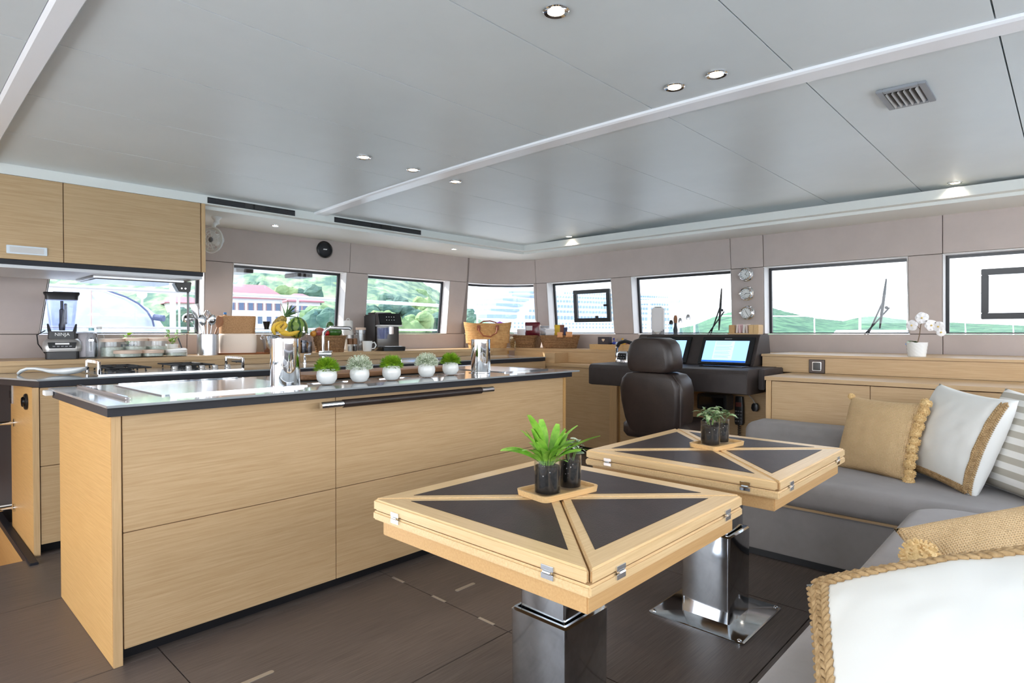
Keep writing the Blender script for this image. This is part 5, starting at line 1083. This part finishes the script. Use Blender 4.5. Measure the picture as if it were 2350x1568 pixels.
# ceiling vent
q=oz(2080,217,cz(.51)); t=thing('ceiling_vent','square grey ceiling air vent with slanted slats','vent',V((q.x,q.y,cz(q.y)-.0005)),0,rot=(.012,0,0)); a,b=.14,.085
a,b=.128,.086
fr_=MB()
for x0,x1,y0,y1 in ((-a,a,-b,-b+.025),(-a,a,b-.025,b),(-a,-a+.03,-b+.025,b-.025),(a-.03,a,-b+.025,b-.025)): fr_.box(x0,x1,y0,y1,-.012,0)
part('vent_frame',fr_,mat('vent_grey',(150,154,160),.4,.3),t,.002); part('vent_back',MB().box(-a+.03,a-.03,-b+.025,b-.025,-.001,0),BLACKGAP,t)
for i in range(6):
    y=-b+.034+i*.0205; part('slat',MB().box(-a+.031,a-.031,-.001,.001,-.010,.008).xf(Matrix.Translation((0,y,-.010))@Matrix.Rotation(.6,4,'X')),SILV,t)
# linear air vents in the fascia
for lab,p0,p1,py0,py1 in (('long black linear air vent in the fascia beside the wall cabinet',476,677,(461,478),(484,496)),('long black linear air vent in the fascia above the port windows',767,966,(501,512),(530,539))):
    x0=oy(p0,py0[0],4.42).x; x1=oy(p1,py1[0],4.42).x; t=thing('air_vent',lab,'vent',((x0+x1)/2,4.419,2.128)); w=(x1-x0)/2; zz=.021
    part('vent_tray',MB().box(-w,w,-.001,.006,-zz,zz),BLKP,t,.001)
    lv=MB()
    for i in range(3): lv.box(-w+.005,w-.005,-.004,-.0012,-zz+.004+i*.010,-zz+.008+i*.010)
    part('louvre',lv,mat('vent_louvre',(56,58,64),.5),t); part('damper',MB().box(-w*.2,-w*.02,-.006,-.0042,-zz*.8,zz*.8),BLKG,t); part('damper',MB().box(w*.02,w*.25,-.006,-.0042,-zz*.8,zz*.8),BLKG,t)
# ================================================================ OUTSIDE
WPAINT=mat('white_gelcoat',(240,242,244),.3); CANV=mat('pale_boat_cover',(196,202,218),.7,c2=(176,182,200),vscale=3); RED=mat('red_roof',(176,116,124),.7); RENDR=mat('pale_render',(236,230,232),.8); SHUT=mat('dark_window',(96,110,140),.4); RAILM=mat('rail_white',(236,240,244),.3)
TREE=[mat('hill_green_hazed',(150,170,128),.9,c2=(76,110,96),vscale=.22,detail=8,ramp=(.4,.6)),mat('hill_haze',(84,126,92),.9,c2=(44,84,66),vscale=.07,detail=9,ramp=(.4,.6)),mat('tree_light',(150,170,116),.9,c2=(104,134,90),vscale=.9),mat('tree_dark',(100,130,108),.9,c2=(64,98,88),vscale=.9)]  # hill greens carry distance haze, mixed into the colour
DECK=mat('deck_gelcoat',(222,222,220),.6)
struct('trim_5',MB().box(5.9,9.5,-6,8.5,-.2,.25).box(-2.4,5.9,5.75,8.5,-.2,.25).box(-2.4,5.9,-6,-1.9,-.2,.25).box(-9,-2.52,-6,8.5,-.2,-.03),DECK,'pale outer deck around the saloon')
sea=mat('harbour_water',(150,166,172),.08,spec=.6,bump=.5,bscale=.6); struct('trim_6',MB().box(-3000,3000,-3000,3000,-3.2,-3.0),sea,'harbour water')
def hill(name,pts,d,m,lab,amp=.06,thick=.35):
    # pts: (px, py) crest ; real ridge at distance d
    n=len(pts); mb=MB(); N=260; rows=26
    def crest(u):
        x=pts[0][0]+(pts[-1][0]-pts[0][0])*u
        for (a,b),(c_,e_) in zip(pts,pts[1:]):
            if a<=x<=c_: return x,b+(e_-b)*(x-a)/(c_-a)
        return x,pts[-1][1]
    def fn(u,v):
        x,y=crest(u); base=far(x,775,d*(1-thick*(1-v))); base.z=-3
        top=far(x,y,d).z+3; q=noise.noise(V((u*40,v*6,d)))*.4+noise.noise(V((u*130,v*26,d)))*.5
        zz=-3+top*(math.sin(v*PI/2)**1.0)*(1+amp*q*(.4+v)); return V((base.x,base.y,zz))
    mb.grid(fn,N,rows)
    o=struct(name,mb,m,lab,0,60); return o
hill('trim_7',[(1500,764),(1590,748),(1640,728),(1700,712),(1760,705),(1800,716),(1850,728),(1900,735),(1935,738),(1970,730),(2010,726),(2050,732),(2090,736),(2200,742),(2350,748),(2700,756)],900,TREE[1],'green forested hills across the bay')
hill('trim_8',[(-400,600),(100,590),(330,585),(480,580),(600,560),(750,578),(880,610),(960,650),(1030,690),(1100,735),(1180,764)],260,TREE[0],'steep wooded hill behind the port',.10,.5)
# trees along the quay
random.seed(9)
CR=[]
for k in range(4):
    mb=MB(); 
    for i in range(9):
        p=V((random.uniform(-.6,.6),random.uniform(-.6,.6),random.uniform(.5,1.5))); r=random.uniform(.4,.62); s0=len(mb.v); mb.ball(p,r,12,8)
        for j in range(s0,len(mb.v)): mb.v[j]=mb.v[j]+(mb.v[j]-p)*.35*noise.noise(mb.v[j]*3.2)
    CR.append(mesh('crown',mb,TREE[2+k%2],0,sm=0))
TRK=MB().cyl((0,0,-.4),(0,0,.9),.12,.08,n=8); TRKM=mesh('trunk',TRK,SPATW)
tl=[(390,740,95,5.5),(360,720,110,7),(300,712,130,8),(430,700,120,7),(560,660,150,9),(600,640,170,10),(650,650,150,9),(700,655,150,9),(735,690,110,8),(755,700,100,7),(560,630,190,11),(670,620,200,12),(745,640,170,10),(862,690,120,8),(890,705,110,7),(925,690,125,8),(950,708,110,7),(985,712,115,7),(1000,700,130,8),(905,672,160,10),(965,675,160,9),(880,660,180,10),(940,655,190,11),(1075,705,150,5)]
for i,(px_,py_,d,hh) in enumerate(tl):
    top=far(px_,py_,d); t=thing('quay_tree','leafy %s tree on the port hillside seen through the %s'%(('light green','dark green')[i%2],'galley window' if px_<470 else 'first port window' if px_<800 else 'second port window' if px_<1040 else 'corner window'),'tree',V((top.x,top.y,top.z-hh)),i*1.3,group='trees on the port hillside %s %s'%(('light','dark')[i%2],1 if px_<470 else 2 if px_<800 else 3 if px_<1040 else 4))
    o=put('crown',CR[i%4],t,V((0,0,hh*.15))); o.scale=(hh*.48,hh*.48,hh*.42); o=put('trunk',TRKM,t,V((0,0,hh*.1))); o.scale=(hh*.4,)*3
# terminal building with red roof
def bld(name,label,p0,p1,d0,d1,ytop,yroof,yb,nw,sd=0):
    A=far(p0,764,d0); Bq=far(p1,764,d1); A.z=Bq.z=0; R=(Bq-A); L=R.length; R.normalize(); N=V((R.y,-R.x,0)); 
    if N.dot(CAM-A)<0: N=-N
    zt=far((p0+p1)/2,yroof,(d0+d1)/2).z; ztop=far((p0+p1)/2,ytop,(d0+d1)/2).z; M=Matrix((R,-N,V((0,0,1)))).transposed().to_4x4()
    t=thing(name,label,'building',V((A.x,A.y,-3)),rot=M.to_euler()); MW[t.name]=Matrix.Translation((A.x,A.y,-3))@M; H=zt+3; dp=9
    part('wall',MB().box(0,L,0,dp,0,H),RENDR,t); e_=.7
    part('roof',MB().loft([[(-e_,-e_,H),(L+e_,-e_,H),(L+e_,dp+e_,H),(-e_,dp+e_,H)],[(-e_,-e_,H+.25),(L+e_,-e_,H+.25),(L+e_,dp+e_,H+.25),(-e_,dp+e_,H+.25)],[(2.5,dp*.45,ztop+3),(L-2.5,dp*.45,ztop+3),(L-2.5,dp*.55,ztop+3),(2.5,dp*.55,ztop+3)]]),RED,t)
    for r_ in range(2):
        for i in range(nw):
            x=L*(i+.5)/nw; z=H*(.86 if r_==0 else .62)
            f=part('window',MB().box(x-.42,x+.42,-.05,.02,z-.7,z+.7),SHUT,t)
            if r_==0: part('shutter',MB().box(x-.62,x-.44,-.06,.02,z-.7,z+.7).box(x+.44,x+.62,-.06,.02,z-.7,z+.7),mat('shutter',(170,130,130),.6) if i==0 and r_==0 else bpy.data.materials['shutter'],f)
    part('balcony_band',MB().box(0,L,-.6,0,H*.42,H*.45),RENDR,t); return t
bld('terminal_building','long pale port building with a red hipped roof, in the first port window',500,648,112,118,650,686,765,7)
bld('terminal_building','farther pale port wing with a red roof and dark windows, right of the main building',664,735,126,130,672,694,765,5)
bld('port_house','small red-roofed port house in the galley window',385,470,150,155,680,697,765,4)
# boat with pale cover next berth
t=thing('covered_boat','neighbouring boat under a pale grey canvas cover, outside the galley window','boat',far(235,775,9.5)); o0=far(235,775,9.5); o0.z=-.2; t.location=o0; MW[t.name]=Matrix.Translation(o0)
rg=[]
ctr=[(60,652),(122,652),(170,654),(215,660),(250,668),(290,682),(318,697),(338,715),(350,735),(354,752)]
for i,(px_,py_) in enumerate(ctr):
    pz=far(px_,py_,9.5); b0=far(px_,py_,9.5)-o0; zt3=b0.z; rr=[]
    for k in range(11):
        a=PI*k/10; dd=1.2*math.cos(a)*(1-.5*i/10); rr.append(V((b0.x,b0.y,0))+V((FW.x,FW.y,0))*dd+V((0,0,-.3+(zt3+.3)*math.sin(a)**.6)))
    rg.append(rr)
part('canvas_cover',MB().loft(rg,True,False),CANV,t,sm=60,w=False); part('cover_edge',MB().tube([far(px_,py_,9.4)-o0 for px_,py_ in ctr[3:]],.014,6),mat('navy_piping',(86,96,130),.6),t); part('seam',MB().tube([far(209,660+i*11,9.38-.9*math.sin(PI*.5*i/10))-o0 for i in range(10)],.012,5),mat('seam_tan',(180,150,140),.7),t)
part('boom_end',MB().cyl(far(354,728,9.4)-o0,far(376,731,9.4)-o0,.05,n=10),mat('navy_piping',(86,96,130),.6),t); part('hull',MB().box(-3,.6,-.5,2.2,-2.6,-.4),WPAINT,t,.1)
def pole(name,label,cat,px0,py0,px1,py1,d,r,m=RAILM,ball=None):
    a=far(px0,py0,d); b=far(px1,py1,d); b=V((a.x,a.y,.25)) if ball is None else b
    t=thing(name,label,cat,b); part('post',MB().cyl((0,0,0),a-b,r,n=12),m,t); part('foot',MB().lathe([(r*2,0),(r*2,r*.5),(r*1.1,r*.8)],n=12),m,t)
    if ball: part('lamp_head',MB().ball(a-b,ball,12,8),m,t,sm=60)
pole('deck_post','white deck post outside the galley window','post',396,640,400,775,6.9,.032)
pole('quay_lamp','white quay lamp post left of the white deck post','lamp post',326,676,327,790,70,.12,ball=.55); pole('quay_lamp','white quay lamp post right of the white deck post','lamp post',411,672,412,790,75,.12,ball=.5)
# overhang of the coachroof + gutter rail on port side
co=thing('roof_overhang','white coachroof overhang above the port windows outside','overhang',(2.5,6.2,1.9)); B('overhang_panel',WPAINT,co,2.2,3.3,5.6,5.95,1.80,1.86,.01); 
for x in (1.9,2.5): B('black_bracket',BLKP,co,x+.4,x+.56,5.62,5.9,1.76,1.799,.004)
hn=thing('side_handrail','white handrail tube along the port side deck','handrail',(2.5,6.4,.25)); part('top_rail',MB().tube([(.3,6.4,1.60),(3.2,6.4,1.60),(4.6,6.4,1.585),(6.2,6.4,1.57)],.022,10),RAILM,hn,w=True); part('lower_rail',MB().tube([(.3,6.4,1.25),(6.2,6.4,1.235)],.012,8),RAILM,hn,w=True)
for x in (.35,3.3,6.1): part('stanchion',MB().cyl((x,6.4,.25),(x,6.4,1.6),.014,n=10),RAILM,hn,w=True)
# guard rail across the foredeck
gr_=thing('foredeck_guardrail','thin steel guard rail with wires across the foredeck','railing',(8.6,2,.25)); zr=far(1800,688,7.2).z
part('guard_wire',MB().tube([ox(1440,697,8.6),ox(1600,692,8.6),ox(1800,688,8.6),ox(1975,682,8.6),ox(2100,678,8.6),ox(2420,666,8.6)],.010,6),RAILM,gr_,w=True); part('lower_wire',MB().tube([ox(1440,724,8.6),ox(1800,726,8.6),ox(2420,724,8.6)],.008,6),RAILM,gr_,w=True)
for px_,py_ in ((1490,695),(1557,692),(1594,690),(1974,682),(2085,680)): q=ox(px_,py_,8.6); part('stanchion',MB().cyl((q.x,q.y,.25),q,.016,n=8),RAILM,gr_,w=True)
part('rail_tube',MB().tube([ox(1466,692,8.4),ox(1560,691,8.4)],.022,8),mat('rail_blue_grey',(170,190,210),.3),gr_,w=True)
# wipers
for lab,ps in (('windscreen wiper outside the left helm window',((1656,662),(1652,700),(1655,712),(1650,758),(1614,766),(1660,715))),('windscreen wiper outside the window right of the gauges',((2034,640),(2026,690),(2033,706),(2019,754),(1968,768),(2040,706)))):
    X_=5.78; (a,b,c_,d_,e0,e1)=[ox(p[0],p[1],X_-.08*(ox(p[0],p[1],X_).z-1.2)) for p in ps]; t=thing('windscreen_wiper',lab,'wiper',V((X_,e0.y,1.1)),group='wipers')
    part('blade',MB().tube([a,a.lerp(d_,.3),a.lerp(d_,.7),d_],[.006,.012,.012,.006],8),BLKP,t,w=True); part('wiper_arm',MB().cyl(e0+V((.02,0,-.06)),e1+V((.02,0,0)),.007,n=8),BLKP,t,w=True); part('wiper_arm',MB().cyl(e0+V((.02,-.05,-.06)),b+V((.02,0,0)),.007,n=8),BLKP,t,w=True); part('pivot',MB().ball(c_+V((.02,0,0)),.014,10,7),BLKP,t,w=True)
    part('mount_boss',MB().cyl(e0+V((.02,-.025,-.06)),e0+V((-.15,-.025,-.07)),.03,n=10),BLKP,t,w=True)
# sail boats
def sailb(label,px_,pt,d,L):
    b=far(px_,770,d); b.z=-3; t=thing('sailing_boat',label,'boat',b,1.0); h=far(px_,pt,d).z+3
    part('hull',MB().loft([[V((p.x,p.y,0)) for p in rrect(L*.42,L*.12,L*.1,3)],[V((p.x,p.y,L*.14)) for p in rrect(L*.5,L*.15,L*.14,3)]]),WPAINT,t); part('mast',MB().cyl((0,0,L*.1),(0,0,h),L*.012,n=8),WPAINT,t); part('furled_sail',MB().tube([(L*.02,0,h*.95),(-L*.03,0,h*.3),(-L*.05,0,L*.2)],[L*.008,L*.02,L*.03],8),WPAINT,t); part('boom',MB().cyl((0,0,L*.25),(-L*.4,0,L*.25),L*.012,n=8),WPAINT,t)
sailb('white sailing boat with furled sail in front of the green hills',1869,730,160,11); sailb('white sailing boat moored low in the right window',2215,726,190,10); sailb('far white sailing boat at the edge of the right window',2325,732,210,10)
# foredeck hump
fd=thing('foredeck_hatch','low grey foredeck cushion hump outside the middle forward window','hatch cover',(7.6,1.6,.25)); q0=ox(1935,764,7.6); q1=ox(2100,752,7.6)
part('hump',MB().loft([rrect(.5,abs(q0.y-q1.y)/1.6,.2,4,0),rrect(.5,abs(q0.y-q1.y)/1.6,.2,4,.85),rrect(.4,abs(q0.y-q1.y)/1.9,.2,4,.98)]).xf(Matrix.Translation((0,(q0.y+q1.y)/2-1.6,0))),mat('deck_grey',(196,198,200),.6),fd,sm=40); part('hinge_strip',MB().box(-.52,-.5,-.3,.3,.7,.75).xf(Matrix.Translation((0,(q0.y+q1.y)/2-1.6,0))),STEEL,fd)
# cruise ship
SHIPW=mat('ship_white',(236,240,246),.5); SHIPG=mat('ship_glass',(158,178,208),.3); 
sh=thing('cruise_ship','huge white multi-deck cruise ship moored beyond the corner window','ship',far(1250,775,330)); D0=330
bow=far(1085,770,D0*1.0); stern=far(1560,770,D0*1.25); bow.z=stern.z=-3; Rv=(stern-bow).normalized(); Nv=V((-Rv.y,Rv.x,0)); 
if Nv.dot(CAM-bow)>0: Nv=-Nv
M=Matrix((Rv,Nv,V((0,0,1)))).transposed().to_4x4(); sh.location=bow; sh.rotation_euler=M.to_euler(); MW[sh.name]=Matrix.Translation(bow)@M
def zh(py_): return far(1150,py_,D0).z+3
LS=(stern-bow).length; BW=30
part('hull',MB().loft([[V((x,y,zz)) for x,y in ((fx_,BW/2),(fx_+16,0),(LS,0),(LS,BW),(fx_+16,BW))] for fx_,zz in ((6,0),(0,zh(735)))]),SHIPW,sh)
dk=[(735,716,3),(716,704,6),(704,690,10),(690,678,15),(678,668,22),(668,658,32)]
for i,(a,b,x0) in enumerate(dk):
    z0,z1=zh(a),zh(b); part('deck',MB().loft([[V((x,y,z)) for x,y in ((x0,BW/2),(x0+7,2+i),(LS-4*i,1+i*.4),(LS-4*i,BW-1),(x0+7,BW-2-i))] for z in (z0+.01,z1)]),SHIPW,sh)
    part('window_band',MB().loft([[V((x,y,z)) for x,y in ((x0-.15,BW/2),(x0+6.9,1.9+i),(x0+26-i,1.2+i*.4-.5),(x0+26-i,BW/2),(x0+7,BW-2-i))] for z in (z0+(z1-z0)*.3,z0+(z1-z0)*.75)]),SHIPG,sh)
    wq=MB(); n=46
    for k in range(n):
        x=x0+32+k*(LS-x0-40)/n; wq.box(x,x+(LS-x0-40)/n*.5,.6+i*.4,1.2+i*.4,z0+(z1-z0)*.25,z0+(z1-z0)*.72)
    part('cabin_windows',wq,SHIPG,sh,kind='stuff')
wq=MB()
for r_ in range(2):
    for k in range(50): wq.box(24+k*(LS-30)/50,24+k*(LS-30)/50+(LS-30)/50*.35,-.25,.05,zh(752-r_*9),zh(748-r_*9))
part('hull_portholes',wq,SHIPG,sh,kind='stuff')
part('radar_mast',MB().cyl((30,BW/2,zh(658)),(34,BW/2,zh(645)),1.2,.5,n=8).box(26,40,BW/2-5,BW/2+5,zh(652),zh(651)),SHIPW,sh); part('bow_emblem',MB().add([(14,-.4+.2,zh(742)),(17,-.4,zh(737)),(20,-.4,zh(742)),(17,-.4,zh(747))],[(0,1,2,3)]),mat('ship_emblem',(120,50,120),.5),sh,sm=0)
